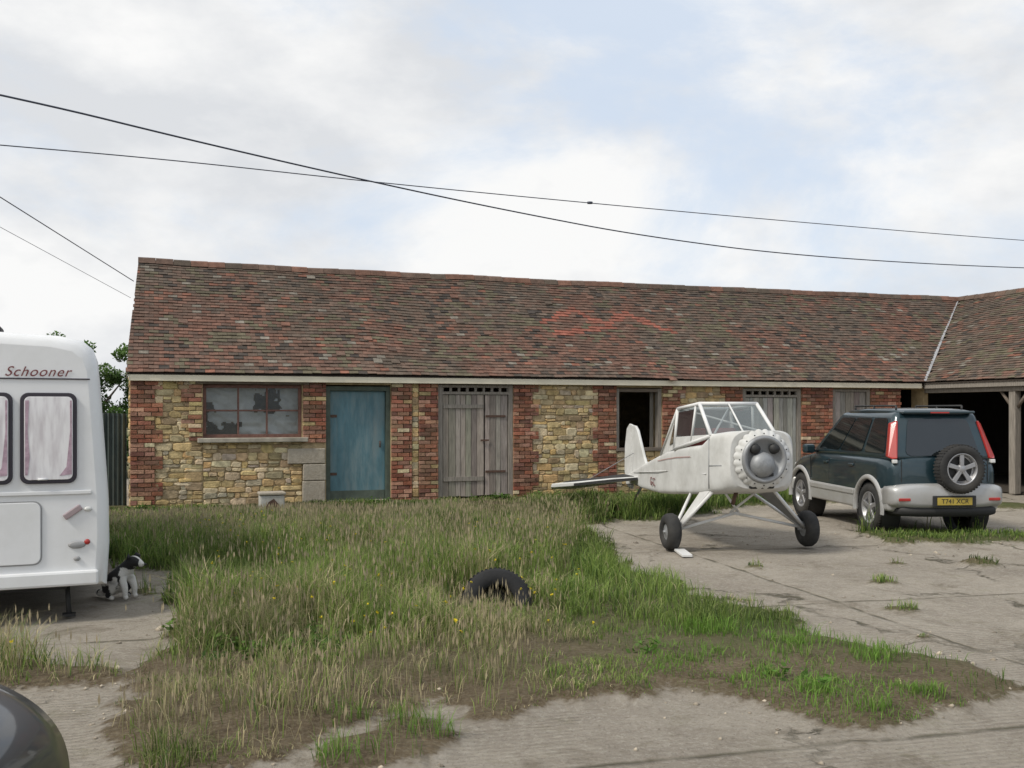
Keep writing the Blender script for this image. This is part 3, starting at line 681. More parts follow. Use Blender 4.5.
# ------------------------------------------------------------------ cables
M_cable=mat('cable_rubber',(.035,.042,.065),rough=.5,var=.1,bump=0)
def cable(pts,r):
    cu=bpy.data.curves.new('overhead_cable','CURVE'); cu.dimensions='3D'; cu.bevel_depth=r; cu.bevel_resolution=2
    s=cu.splines.new('NURBS'); s.points.add(len(pts)-1); s.order_u=3; s.use_endpoint_u=True; s.resolution_u=10
    for p,q_ in zip(s.points,pts): p.co=(*q_,1)
    cu.materials.append(M_cable); o=bpy.data.objects.new('overhead_cable',cu); link(o); return o
cable([(-8.6,10.1,5.56),(-6.144,12,5.478),(-4.368,14,5.42),(-1.904,17,5.455),(.152,19,5.43),(2.688,21,5.35),(6.912,24,5.38),(14.85,29,5.797),(22,33.5,6.35)],.013)
c2=cable([(-14,15.5,6.3),(-9.216,18,6.456),(-6.474,19.5,6.55),(-3.268,21.5,6.62),(1.872,24,6.66),(7.776,27,6.77),(15.87,31,6.951),(23,34.5,7.2)],.011)
lathe('cable_clamp',[(0,-.07),(.03,-.06),(.035,0),(.03,.06),(0,.07)],M_cable,c2,seg=8,loc=(1.87,24,6.67),axis='x')
cable([(-7.5,5,5.84),(-7.33,9.5,5.25),(-7.17,14,4.66),(-7.0,18.5,4.07)],.008)
cable([(-7.5,5,5.28),(-7.35,9.7,4.74),(-7.17,14,4.24),(-6.98,18.3,3.74)],.004)
# ------------------------------------------------------------------ wheels
M_tyre=mat('tyre_rubber',(.022,.022,.022),rough=.85,var=.3,bump=.2,dirt=(.09,.08,.065),damt=.4)
M_alloy=mat('alloy',(.40,.40,.41),rough=.45,metal=.7,var=.15,bump=0,dirt=(.15,.13,.11),dscale=8,damt=.4)
M_black=mat('black_plastic',(.02,.02,.02),rough=.6,var=.1,bump=.05)
def car_wheel(P,name,loc,side,r=.335,wd=.2,spokes=5):
    e=bpy.data.objects.new(name,None); link(e,P); e.location=loc
    if side<0: e.rotation_euler=(0,0,math.pi)
    h=wd/2
    lathe(name+'_tyre',[(r*.64,-h*.8),(r*.7,-h*.95),(r*.85,-h),(r*.95,-h*.85),(r,-h*.55),(r,h*.55),(r*.95,h*.85),(r*.85,h),(r*.7,h*.95),(r*.64,h*.8)],M_tyre,e,seg=40)
    ta=Acc()
    for i in range(44):
        t=2*math.pi*i/44; P8=[]
        for rr in (r-.004,r+.006):
            for dt,yy in((-.03,-h*.75),(.03,-h*.75),(.03,h*.75),(-.03,h*.75)):
                P8.append((rr*math.cos(t+dt),yy,rr*math.sin(t+dt)))
        ta.hexa(P8,(1,1,1))
    ta.build(name+'_tread',M_tyre,e)
    lathe(name+'_rim',[(r*.66,h*.82),(r*.64,h*.9),(r*.6,h*.8),(r*.58,h*.3),(r*.5,h*.1),(0,h*.1)],M_alloy,e,seg=36)
    lathe(name+'_disc',[(r*.56,h*.14),(0,h*.14)],M_black,e,seg=24)
    for i in range(spokes):
        t=2*math.pi*i/spokes+.3
        for dt in(-.16,.16):
            box(name+'_spoke',(r*.36*math.cos(t+dt*.6),h*.62,r*.36*math.sin(t+dt*.6)),(r*.5,.03,.034),M_alloy,e,rot=(0,-(t+dt*.2),0),bevel=.006)
    lathe(name+'_hub',[(r*.2,h*.2),(r*.19,h*.7),(r*.1,h*.82),(0,h*.84)],M_alloy,e,seg=20)
    return e
# ------------------------------------------------------------------ SUV
hx,hy=-.1,.995
CAR=empty('parked_suv',(5.68,13.87,0),math.atan2(hy,hx))
M_paint=mat('dark_teal_paint',(.012,.034,.045),rough=.35,metal=.3,var=.08,bump=0,coat=.75,dirt=(.04,.055,.06),dscale=3,damt=.35)
M_silver=mat('silver_paint',(.46,.46,.455),rough=.45,metal=.4,var=.08,bump=0,coat=.3,dirt=(.26,.24,.2),dscale=3,damt=.5)
M_cglass=mat('car_glass',(.010,.013,.014),rough=.05,var=.1,bump=0,spec=.7,coat=.3)
M_red=mat('tail_lamp',(.36,.025,.02),rough=.3,var=.15,bump=0,coat=.35)
M_white=mat('lamp_white',(.6,.6,.58),rough=.2,var=.05,bump=0,coat=.5)
M_yellow=mat('number_plate_yellow',(.40,.30,.05),rough=.5,var=.15,bump=0)
body=loft('body_shell',[(-.60,.64,.42,.99,4.5),(-.575,.71,.36,1.04,5),(-.48,.755,.32,1.06,5.5),(-.2,.772,.31,1.07,6),(.4,.778,.30,1.065,6.5),(1.2,.775,.29,1.055,6.5),(1.9,.77,.30,1.045,6),(2.2,.76,.30,1.02,5),(2.6,.74,.32,.975,4.5),(2.85,.70,.35,.91,4.2),(2.96,.64,.40,.84,4),(3.0,.56,.46,.76,3.6)],M_paint,CAR,seg=72)
skirt=loft('lower_cladding',[(-.60,.68,.34,.66,7),(-.55,.775,.32,.68,9),(0,.785,.29,.60,10),(2.5,.785,.29,.60,10),(2.85,.74,.30,.66,8),(3.0,.64,.34,.64,6)],M_silver,CAR,seg=64)
cut_=[]
for xx in (0,2.42):
    for s_ in (-1,1):
        cy=tube('cutter',(xx,s_*.5,.335),(xx,s_*1.0,.335),.40,None,CAR,seg=40); cut_.append(cy)
cut(body,cut_); cut(skirt,cut_); smooth_by_angle(body,50); smooth_by_angle(skirt,50)
for c in cut_: bpy.data.objects.remove(c)
for xx in (0,2.42):
    for s_ in (-1,1):
        lathe('arch_liner',[(.40,min(s_*.5,s_*.755)),(.40,max(s_*.5,s_*.755))],M_black,CAR,seg=40,loc=(xx,0,.335))
        vv=[];ff=[];n_=24
        for i in range(n_+1):
            t=R(-8+196*i/n_)
            for rr,yy in((.395,.74),(.395,.795),(.43,.80),(.462,.77)): vv.append((xx+rr*math.cos(t),s_*yy,.335+rr*math.sin(t)))
        for i in range(n_):
            for k in range(3): ff.append((i*4+k,i*4+k+1,i*4+5+k,i*4+4+k))
        mk('wheel_flare',vv,ff,M_silver,CAR,smooth=True)
b2('underbody',-.4,2.8,-.48,.48,.26,.5,M_black,CAR)
vv=[(-.575,-.735,1.0),(2.16,-.725,1.0),(2.16,.725,1.0),(-.575,.735,1.0),(-.37,-.575,1.655),(1.30,-.565,1.655),(1.30,.565,1.655),(-.37,.575,1.655)]
gh=mk('cabin',vv,[(0,3,2,1),(4,5,6,7),(0,1,5,4),(1,2,6,5),(2,3,7,6),(3,0,4,7)],M_paint,CAR,bevel=.085,seg=6,smooth=True)
rf=loft('roof_skin',[(-.38,.42,1.62,1.655,3),(-.33,.52,1.60,1.68,4),(-.1,.545,1.6,1.70,4.5),(.5,.55,1.6,1.71,4.5),(1.1,.54,1.6,1.69,4.5),(1.27,.46,1.6,1.655,4)],M_paint,CAR,seg=48)
def patch(name,c,uv,off,m):
    c=[Vector(p) for p in c]; nrm=(c[1]-c[0]).cross(c[3]-c[0]).normalized()
    pts=[]
    for u,v_ in uv: pts.append((c[0]*(1-u)+c[1]*u)*(1-v_)+(c[3]*(1-u)+c[2]*u)*v_+nrm*off)
    return slab(name,pts,nrm*.006,m,CAR)
def rr_uv(u0,u1,v0,v1,sl0=0,sl1=0,r=.04):
    return [(u0+r,v0),(u1-r,v0),(u1-r*.3,v0+r*.6),(u1,v0+r*1.8),(u1+sl1,v1-r*1.8),(u1+sl1-r*.3,v1-r*.5),(u1+sl1-r,v1),(u0+sl0+r,v1),(u0+sl0+r*.3,v1-r*.5),(u0+sl0,v1-r*1.8),(u0,v0+r*1.8),(u0+r*.3,v0+r*.6)]
Lf=[vv[2],vv[3],vv[7],vv[6]]
Rt=[vv[0],vv[1],vv[5],vv[4]]
for side,c in(('l',Lf),('r',Rt)):
    def uvs(u0,u1,s0=0,s1=0):
        if side=='l': return rr_uv(u0,u1,.14,.86,s0,s1,.022)
        return rr_uv(1-u1,1-u0,.14,.86,-s1,-s0,.022)
    patch('side_glass',c,uvs(.09,.37,.02,.0),.003,M_cglass); patch('side_glass',c,uvs(.385,.66),.003,M_cglass); patch('side_glass',c,uvs(.695,.93,.0,-.02),.003,M_cglass)
patch('rear_glass',[vv[3],vv[0],vv[4],vv[7]],rr_uv(.14,.86,.10,.84,.01,-.01,.05),.004,M_cglass)
patch('windscreen',[vv[1],vv[2],vv[6],vv[5]],rr_uv(.05,.95,.08,.94),.004,M_cglass)
for s_ in (-1,1):
    for xx in (.42,1.3,2.0): b2('door_seam',xx-.004,xx+.004,s_*.772-.004,s_*.772+.004,.62,.95,M_black,CAR)
    for xx in (.52,1.4): box('door_handle',(xx,s_*.782,.90),(.16,.03,.035),M_paint,CAR,bevel=.01)
    box('side_rub_strip',(1.2,s_*.792,.52),(1.55,.02,.07),M_silver,CAR,bevel=.01)
    box('door_mirror',(1.86,s_*.86,1.08),(.12,.18,.14),M_paint,CAR,bevel=.035,rot=(0,0,s_*.15)); tube('mirror_arm',(1.88,s_*.70,1.04),(1.86,s_*.82,1.05),.02,M_black,CAR)
    tube('roof_rail',(-.2,s_*.47,1.735),(1.05,s_*.47,1.735),.013,M_black,CAR)
    for xx in(-.2,.45,1.05): tube('rail_foot',(xx,s_*.47,1.66),(xx,s_*.47,1.737),.015,M_black,CAR)
    slab('tail_lamp',[(-.592,s_*.645,1.03),(-.585,s_*.715,1.03),(-.52,s_*.753,1.05),(-.37,s_*.64,1.50),(-.425,s_*.585,1.53),(-.435,s_*.56,1.53)],(.10,-s_*.02,0),M_red,CAR,bevel=.014)
    slab('tail_lamp_lens',[(-.606,s_*.65,.97),(-.606,s_*.715,.97),(-.603,s_*.715,1.02),(-.603,s_*.65,1.02)],(.05,0,0),M_white,CAR,bevel=.01)
    box('headlamp',(2.9,s_*.52,.74),(.2,.26,.16),M_white,CAR,bevel=.04)
    box('bumper_reflector',(-.733,s_*.62,.50),(.02,.16,.04),M_red,CAR,bevel=.008)
loft('rear_bumper',[(-.735,.60,.44,.66,3.5),(-.72,.72,.40,.69,4),(-.66,.775,.37,.705,5),(-.45,.79,.36,.70,6)],M_silver,CAR,seg=64)
loft('bumper_lower',[(-.70,.66,.27,.42,4),(-.4,.72,.25,.42,5)],M_black,CAR,seg=32)
loft('front_bumper',[(2.7,.785,.34,.62,6),(2.92,.74,.34,.62,5),(3.04,.58,.36,.6,4)],M_silver,CAR,seg=40)
box('plate_recess',(-.738,-.06,.475),(.02,.60,.15),M_black,CAR,bevel=.01)
box('number_plate',(-.752,-.06,.475),(.012,.48,.10),M_yellow,CAR,bevel=.004)
tx=bpy.data.curves.new('plate_text','FONT'); tx.body='T741 XCR'; tx.size=.085; tx.align_x='CENTER'; tx.align_y='CENTER'; tx.extrude=.001; tx.materials.append(M_black)
to=bpy.data.objects.new('plate_text',tx); link(to,CAR); to.location=(-.760,-.06,.475); to.rotation_euler=(R(90),0,R(-90))
for s_ in(-1,1): b2('tailgate_seam',-.606,-.598,s_*.60-.004,s_*.60+.004,.72,1.02,M_black,CAR)
tube('wiper',(-.575,-.05,1.06),(-.53,-.34,1.20),.009,M_black,CAR)
box('rear_spoiler',(-.41,0,1.645),(.14,1.0,.035),M_paint,CAR,bevel=.014); box('brake_lamp',(-.484,0,1.642),(.01,.26,.018),M_red,CAR)
for xx in (0,2.42):
    car_wheel(CAR,'wheel',(xx,.68,.335),1); car_wheel(CAR,'wheel',(xx,-.68,.335),-1)
sp_=car_wheel(CAR,'spare_wheel',(-.735,-.13,.90),1,r=.32,wd=.19); sp_.rotation_euler=(0,0,R(90))
box('spare_carrier',(-.63,-.13,.9),(.08,.3,.3),M_black,CAR)
# ------------------------------------------------------------------ foreground dark car
C2_=empty('parked_car',(-2.125,.22,0.05),R(90))
M_grey=mat('graphite_paint',(.04,.045,.05),rough=.35,metal=.3,var=.06,bump=0,coat=.6)
loft('body_shell',[(-1.4,.6,.4,.85,3),(-1.3,.8,.3,.95,4),(-.5,.86,.16,1.0,5),(1,.87,.14,1.0,4.5),(1.9,.87,.12,.97,3),(2.3,.865,.12,.94,2.7),(2.6,.85,.12,.91,2.6),(2.78,.80,.12,.86,2.6),(2.90,.70,.14,.79,2.5),(2.97,.50,.2,.68,2.5)],M_grey,C2_,seg=96)
g2=[(-1.2,-.72,.9),(1.5,-.72,.9),(1.5,.72,.9),(-1.2,.72,.9),(-.8,-.55,1.4),(.7,-.55,1.4),(.7,.55,1.4),(-.8,.55,1.4)]
mk('cabin',g2,[(0,3,2,1),(4,5,6,7),(0,1,5,4),(1,2,6,5),(2,3,7,6),(3,0,4,7)],M_cglass,C2_,bevel=.08,seg=4,smooth=True)
mk('roof_skin',[(a*.98-.01,b_*.98,c_+.012) for a,b_,c_ in g2[4:]],[(0,1,2,3)],M_grey,C2_)
for s_ in(-1,1):
    for xx in(-.8,1.9): car_wheel(C2_,'wheel',(xx,s_*.78,.25),s_,r=.3,wd=.19)
    box('headlamp',(2.78,s_*.5,.58),(.25,.28,.12),M_cglass,C2_,bevel=.05)
box('grille',(2.93,0,.45),(.1,.7,.14),M_black,C2_,bevel=.03)
# ------------------------------------------------------------------ AIRCRAFT
AX,AY=.188,-.9822
A=empty('light_aircraft',(1.93,16.0,0),math.atan2(AY,AX))
M_fab=mat('white_dope_fabric',(.60,.60,.585),rough=.6,var=.10,scale=3,bump=.08,bscale=5,dirt=(.34,.33,.30),dscale=2.5,damt=.5,spec=.3)
M_strut=mat('white_strut',(.66,.66,.65),rough=.5,var=.08,bump=0)
M_cowl=mat('brushed_grey_cowl',(.30,.31,.32),rough=.5,metal=.3,var=.3,bump=.05,dirt=(.10,.09,.085),dscale=6,damt=.6)
M_canopy=glass('canopy_perspex',(.24,.27,.28),.6,.06)
M_maroon=mat('maroon_trim',(.16,.03,.03),rough=.4,var=.1,bump=0)
M_redline=mat('faded_red_line',(.42,.24,.22),rough=.5,var=.1,bump=0)
M_seat=mat('red_upholstery',(.26,.06,.05),rough=.8)
M_side=mat('tinted_side_window',(.05,.035,.035),rough=.06,var=.2,bump=0,spec=.7)
fu=loft('fuselage',[(-.12,.025,.52,.66,6),(.8,.13,.49,.84,7),(2.0,.27,.51,1.05,9),(2.6,.36,.55,1.14,10),(3.2,.43,.60,1.20,12),(4.0,.44,.66,1.26,12),(4.28,.435,.70,1.39,10)],M_fab,A,seg=64)
cw=loft('cowling',[(4.285,.438,.695,1.40,10),(4.60,.425,.73,1.43,8),(4.72,.40,.76,1.44,5),(4.76,.375,.78,1.44,3.5)],M_fab,A,seg=64)
smooth_by_angle(fu,40); smooth_by_angle(cw,40)
cv=[(2.15,.27,1.06),(3.05,.41,1.17),(4.28,.41,1.37),(3.05,.36,1.69),(3.82,.37,1.75)]
Lc=[Vector(p) for p in cv]; Rc=[Vector((p[0],-p[1],p[2])) for p in cv]
def tri(name,pts,m): return mk(name,pts,[tuple(range(len(pts)))],m,A)
for S in (Lc,Rc):
    off=Vector((0,.005 if S is Lc else -.005,0))
    tri('cabin_side_glass',[S[1],S[2],S[4],S[3]],M_canopy)
    tri('turtle_side',[S[0],S[1],S[3]],M_fab)
    for a_,b_ in((1,2),(2,4),(4,3),(3,1),(0,3)): tube('cabin_frame',S[a_],S[b_],.024,M_strut,A,seg=8)
    mid0=S[1].lerp(S[2],.48); mid1=S[3].lerp(S[4],.85); tube('door_post',mid0,mid1,.018,M_strut,A,seg=8)
    lo0=S[1].lerp(S[3],.30); lo1=S[2].lerp(S[4],.04)
    tri('cabin_side_skin',[S[1]+off,S[2]+off,lo1+off,lo0+off],M_fab)
    k0=S[0].lerp(S[1],.55).lerp(S[3],.15)+off*1.5; k1=S[1].lerp(S[3],.16)+Vector((-.06,0,0))+off*1.5; k2=S[1].lerp(S[3],.78)+Vector((-.06,0,0))+off*1.5
    tri('quarter_window',[k0,k1,k2],M_side)
    d0=S[1].lerp(S[3],.34).lerp(lo1,.04); d1=lo0.lerp(lo1,.46); d2=mid1.lerp(mid0,.12); d3=S[3].lerp(S[1],.10).lerp(S[4],.05)
    tri('door_window',[d0+off,d1+off,d2+off,d3+off],M_side)
tri('windscreen',[Rc[2],Lc[2],Lc[4],Rc[4]],M_canopy)
tri('cabin_roof',[Rc[4],Lc[4],Lc[3],Rc[3]],M_canopy)
tri('turtle_deck',[Rc[3],Lc[3],Lc[0],Rc[0]],M_fab)
for a_ in (3,4,2): tube('cross_frame',Lc[a_],Rc[a_],.024,M_strut,A,seg=8)
tube('windscreen_post',Vector((4.28,0,1.40)),Vector((3.82,0,1.76)),.012,M_strut,A,seg=6)
tube('overhead_tube',Vector((4.2,-.33,1.40)),Vector((3.1,.3,1.68)),.013,M_strut,A,seg=6); tube('overhead_tube',Vector((4.2,.33,1.40)),Vector((3.1,-.3,1.68)),.013,M_strut,A,seg=6)
for yy in(-.21,.21):
    box('seat_back',(3.25,yy,1.15),(.08,.34,.6),M_seat,A,rot=(0,-.25,0),bevel=.03); box('seat_base',(3.5,yy,.92),(.4,.34,.1),M_seat,A,bevel=.03)
box('instrument_panel',(4.1,0,1.25),(.04,.74,.22),M_black,A)
for s_ in(-1,1):
    tube('firewall_seam',(4.29,s_*.441,.75),(4.29,s_*.441,1.34),.006,M_cowl,A,seg=6)
    tube('cowl_split_seam',(4.29,s_*.440,1.02),(4.62,s_*.424,1.04),.005,M_cowl,A,seg=6)
    tube('side_stringer',(.3,s_*.078,.70),(2.6,s_*.362,.86),.007,M_fab,A,seg=6); tube('side_stringer',(2.6,s_*.362,.86),(4.2,s_*.441,.92),.007,M_fab,A,seg=6)
sv=[];nS=160; zc_=1.115
for k_,(xx,r0,am) in enumerate(((4.77,.325,.020),(4.80,.315,.014))):
    for i in range(nS):
        t=2*math.pi*i/nS; rr=r0+am*abs(math.sin(t*12)); sv.append((xx,rr*math.cos(t),zc_+rr*math.sin(t)))
for i in range(nS):
    t=2*math.pi*i/nS; sv.append((4.835,.272*math.cos(t),zc_+.272*math.sin(t)))
sf=[(k*nS+i,k*nS+(i+1)%nS,(k+1)*nS+(i+1)%nS,(k+1)*nS+i) for k in (0,1) for i in range(nS)]
mk('nose_cover',sv,sf,M_fab,A,smooth=True)
lathe('cowl_ring',[(.275,4.825),(.26,4.86),(.24,4.865),(.22,4.85),(.18,4.80),(.0,4.78)],M_cowl,A,axis='x',seg=40,loc=(0,0,zc_))
lathe('nose_dome',[(.15,4.79),(.14,4.86),(.10,4.90),(.05,4.92),(0,4.925)],M_cowl,A,axis='x',seg=28,loc=(0,-.02,zc_-.06))
for yy in(-.11,.12):
    lathe('cooling_intake',[(.0,4.872),(.05,4.870),(.062,4.82)],M_black,A,axis='x',seg=20,loc=(0,yy,zc_+.12))
box('baffle',(4.83,0,zc_-.17),(.04,.22,.04),M_black,A,bevel=.01)
box('chin_intake',(4.74,0,.81),(.1,.30,.06),M_black,A,bevel=.02)
for i in range(16):
    t=2*math.pi*i/16; lathe('bolt',[(0,.006),(.008,.004),(.008,0)],M_black,A,axis='x',seg=6,loc=(4.825,.293*math.cos(t),zc_+.293*math.sin(t)))
tube('exhaust',(4.5,-.18,.76),(4.42,-.2,.58),.025,M_iron,A)
GO=.08
for s_ in(-1,1):
    W_=Vector((3.98,s_*.88+GO,.22))
    slab('gear_leg_fairing',[(4.26,s_*.40,.71),(3.96,s_*.40,.68),(3.97,s_*.80+GO,.24),(4.06,s_*.80+GO,.24)] if s_<0 else [(4.24,s_*.40,.71),(3.74,s_*.40,.66),(3.92,s_*.80+GO,.25),(4.06,s_*.80+GO,.25)],(0,s_*.02,.015),M_fab if s_<0 else M_cowl,A,bevel=.006)
    tube('gear_leg',(4.27,s_*.38,.72),(4.03,s_*.82+GO,.24),.022,M_strut,A); tube('gear_leg',(3.58,s_*.38,.66),(3.94,s_*.82+GO,.24),.020,M_strut,A)
    tube('shock_strut',(4.0,-s_*.05,.44),(3.99,s_*.80+GO,.24),.017,M_strut,A)
    tube('shock_hanger',(4.2,s_*.22,.72),(4.0,-s_*.05,.44),.015,M_strut,A)
    tube('axle',(3.98,s_*.76+GO,.22),(3.98,s_*.97+GO,.22),.018,M_cowl,A)
    lathe('main_tyre',[(.09,-.05),(.11,-.075),(.16,-.085),(.20,-.065),(.22,-.03),(.22,.03),(.20,.065),(.16,.085),(.11,.075),(.09,.05)],M_tyre,A,seg=36,loc=W_)
    for sg in(-1,1): lathe('main_hub',[(.10,sg*.055),(.06,sg*.05),(.035,sg*.07),(0,sg*.07)],M_cowl,A,seg=24,loc=W_)
def fin(name,pts,th,m): return slab(name,[(a_,-th/2,b_) for a_,b_ in pts],(0,th,0),m,A,bevel=.012)
fin('tail_fin',[(.02,.62),(.75,.82),(.60,.98),(.30,1.36),(.18,1.43),(.02,1.44)],.045,M_fab)
fin('rudder',[(-.005,.42),(-.005,1.45),(-.12,1.46),(-.26,1.38),(-.36,1.1),(-.38,.7),(-.30,.48),(-.12,.42)],.04,M_fab)
for s_ in(-1,1):
    slab('tailplane',[(.62,s_*.10,.60),(.52,s_*.5,.57),(.30,s_*1.05,.50),(.12,s_*1.30,.47),(.02,s_*1.34,.46),(.02,s_*.06,.60)],(0,0,.06),M_fab,A,bevel=.012)
    slab('elevator',[(.0,s_*.10,.60),(.0,s_*1.34,.46),(-.15,s_*1.30,.42),(-.34,s_*.95,.40),(-.38,s_*.35,.46),(-.25,s_*.10,.52)],(0,0,.035),M_fab,A,bevel=.01)
    slab('tailplane_stripe',[(.585,s_*.16,.659),(.52,s_*.42,.640),(.26,s_*1.0,.569),(.12,s_*1.16,.551),(.03,s_*1.16,.549),(.03,s_*.16,.659)],(0,0,.004),M_black,A)
    slab('leading_edge_band',[(.628,s_*.12,.603),(.532,s_*.5,.573),(.312,s_*1.05,.503),(.312,s_*1.05,.543),(.532,s_*.5,.612),(.628,s_*.12,.643)],(.006,0,0),M_black,A)
    tube('tail_brace',(.15,s_*.03,1.0),(.15,s_*.75,.60),.005,M_cowl,A,seg=6); tube('tail_brace',(.15,s_*.03,.5),(.15,s_*.75,.54),.006,M_cowl,A,seg=6)
    st_=[(2.0,.274,.965),(2.6,.364,1.02),(3.2,.434,1.07),(3.7,.442,1.10)]
    vv2=[];ff2=[]
    for i,(a_,b_,c_) in enumerate(st_):
        vv2+=[(a_,s_*(b_+.004),c_-.005),(a_,s_*(b_+.004),c_+.005)]
        if i: ff2.append((2*i-2,2*i,2*i+1,2*i-1))
    mk('cheat_line',vv2,ff2,M_redline,A)
tx=bpy.data.curves.new('registration','FONT'); tx.body='G-C'; tx.size=.17; tx.extrude=.002; tx.materials.append(M_maroon)
to=bpy.data.objects.new('registration',tx); link(to,A); to.location=(1.55,-.232,.60); to.rotation_euler=(R(90),0,R(-6.5))
tube('tail_spring',(.5,0,.52),(.02,0,.20),.018,M_cowl,A); lathe('tail_wheel',[(.03,-.03),(.08,-.03),(.10,-.015),(.10,.015),(.08,.03),(.03,.03)],M_tyre,A,seg=24,loc=(0,0,.10)); tube('tail_fork',(0,.045,.1),(.03,.02,.22),.01,M_cowl,A)
box('wheel_chock',(4.35,-.78,.02),(.12,.5,.03),M_strut,A,rot=(0,0,1.4),bevel=.005)
# ------------------------------------------------------------------ CARAVAN
V_=empty('caravan',(-3.24,8.0,0),R(23))
M_gel=mat('white_gelcoat',(.74,.745,.75),rough=.35,var=.03,scale=2,bump=.02,bscale=3,coat=.25,dirt=(.58,.58,.55),dscale=1.5,damt=.4)
M_rub=mat('black_rubber',(.03,.025,.035),rough=.5,var=.1,bump=0)
M_curt,nt,N,L,b=newmat('curtained_pane')
tcc=N.new('ShaderNodeTexCoord'); mpc=N.new('ShaderNodeMapping'); mpc.inputs['Scale'].default_value=(1,1,.18); L.new(tcc.outputs['Object'],mpc.inputs['Vector'])
nzc=N.new('ShaderNodeTexNoise'); nzc.inputs['Scale'].default_value=22; nzc.inputs['Detail'].default_value=4; L.new(mpc.outputs[0],nzc.inputs['Vector'])
rp=N.new('ShaderNodeValToRGB'); rp.color_ramp.elements[0].position=.3; rp.color_ramp.elements[0].color=(.58,.55,.57,1); rp.color_ramp.elements[1].position=.6; rp.color_ramp.elements[1].color=(.78,.77,.78,1); L.new(nzc.outputs['Fac'],rp.inputs[0]); L.new(rp.outputs[0],b.inputs['Base Color'])
b.inputs['Roughness'].default_value=.5; b.inputs['Coat Weight'].default_value=1; b.inputs['Coat Roughness'].default_value=.03
prof=[(0,.26),(0.02,.6),(.015,.95),(-.015,1.4),(-.05,1.9),(-.065,2.05),(-.10,2.15),(-.18,2.22),(-.35,2.255),(-1.1,2.29),(-1.85,2.255),(-2.02,2.22),(-2.10,2.15),(-2.135,2.05),(-2.15,1.9),(-2.185,1.4),(-2.215,.95),(-2.22,.6),(-2.2,.26)]
vv=[];ff=[];n_=len(prof)
def ringpts(y,ins): return [(-1.1+(a_+1.1)*(1-ins/1.1),y,1.2+(c_-1.2)*(1-ins/1.0)) for a_,c_ in prof]
rings=[ringpts(0.0,.09),ringpts(.012,.05),ringpts(.045,.018),ringpts(.10,.0),ringpts(5.4,0),ringpts(5.5,.09)]
for rg in rings: vv+=rg
for k in range(len(rings)-1):
    for i in range(n_):
        j=(i+1)%n_; ff.append((k*n_+i,k*n_+j,(k+1)*n_+j,(k+1)*n_+i))
ff.append(tuple(range(n_))); L_=(len(rings)-1)*n_; ff.append(tuple(range(L_,L_+n_))[::-1])
bo=mk('body_shell',vv,ff,M_gel,V_,smooth=True); smooth_by_angle(bo,40)
def pan(name,x0,x1,z0,z1,r,y0,y1,m,bev=0):
    return slab(name,[(a_,y1,c_) for a_,c_ in rrect(x0,x1,z0,z1,r)],(0,y0-y1,0),m,V_,bevel=bev)
M_drape=mat('mauve_drape',(.42,.30,.36),rough=.7,var=.3,scale=20)
for (x0,x1) in((-.60,-.245),(-1.50,-.70),(-1.97,-1.60)):
    pan('window_rubber',x0-.025,x1+.025,1.09,1.80,.06,-.022,-.001,M_rub,.006); pan('window_pane',x0+.005,x1-.005,1.12,1.77,.04,-.03,-.023,M_curt,.003)
    slab('drape',[(x0+.012,-.0315,1.74),(x0+.04,-.0315,1.74),(x0+.03,-.0315,1.5),(x0+.045,-.0315,1.3),(x0+.03,-.0315,1.16),(x0+.012,-.0315,1.16)],(0,-.001,0),M_drape,V_)
    slab('drape',[(x1-.012,-.0315,1.74),(x1-.012,-.0315,1.16),(x1-.10,-.0315,1.15),(x1-.05,-.0315,1.22),(x1-.024,-.0315,1.5),(x1-.026,-.0315,1.74)],(0,-.001,0),M_drape,V_)
    tube('window_catch',(x0+.1,-.036,1.125),(x0+.17,-.036,1.125),.008,M_gel,V_,seg=6)
b2('belt_moulding',-2.08,-.115,-.014,-.001,1.0,1.03,M_gel,V_,bevel=.005); b2('upper_moulding',-2.05,-.125,-.010,-.001,1.905,1.915,M_rub,V_,bevel=.003)
M_seam=mat('panel_seam',(.3,.3,.3),rough=.6,var=.1,bump=0)
pan('locker_seal',-1.22,-.47,.455,.955,.06,-.006,-.001,M_seam); pan('locker_door',-1.21,-.48,.465,.945,.055,-.016,-.0065,M_gel,.005)
b2('bumper_panel',-2.12,-.06,-.05,.0,.28,.40,M_gel,V_,bevel=.02)
def lamp(x,z,w_,h_,m):
    o=lathe('marker_lamp',[(0,.012),(.7,.011),(.9,.007),(1,.0)],m,V_,axis='x',seg=24,loc=(x,-.004,z)); o.rotation_euler=(0,0,R(-90)); o.scale=(1,w_,h_); return o
M_smoke=mat('smoked_lens',(.34,.27,.28),rough=.25,var=.1,bump=0,coat=.5)
for sx2 in (0,1):
    fx=lambda x:(x if sx2==0 else -2.2-x)
    box('tail_lamp',(fx(-.25),-.012,.86),(.15,.02,.05),M_smoke,V_,rot=(0,R(-35 if sx2==0 else 35),0),bevel=.01)
    lamp(fx(-.22),.60,.065,.03,M_seam); lamp(fx(-.145),.62,.022,.022,M_red); lamp(fx(-.22),.49,.025,.02,M_seam); lamp(fx(-.14),.88,.03,.02,M_white)
tx=bpy.data.curves.new('lettering','FONT'); tx.body='Schooner'; tx.size=.108; tx.shear=.4; tx.space_character=1.12; tx.extrude=.001; tx.materials.append(M_maroon)
to=bpy.data.objects.new('lettering',tx); link(to,V_); to.location=(-.735,-.006,1.93); to.rotation_euler=(R(90),0,0)
box('road_light',(-1.1,-.02,2.08),(.3,.03,.05),M_red,V_,bevel=.01)
box('roof_vent',(-.95,.4,2.30),(.35,.35,.07),M_black,V_,bevel=.02)
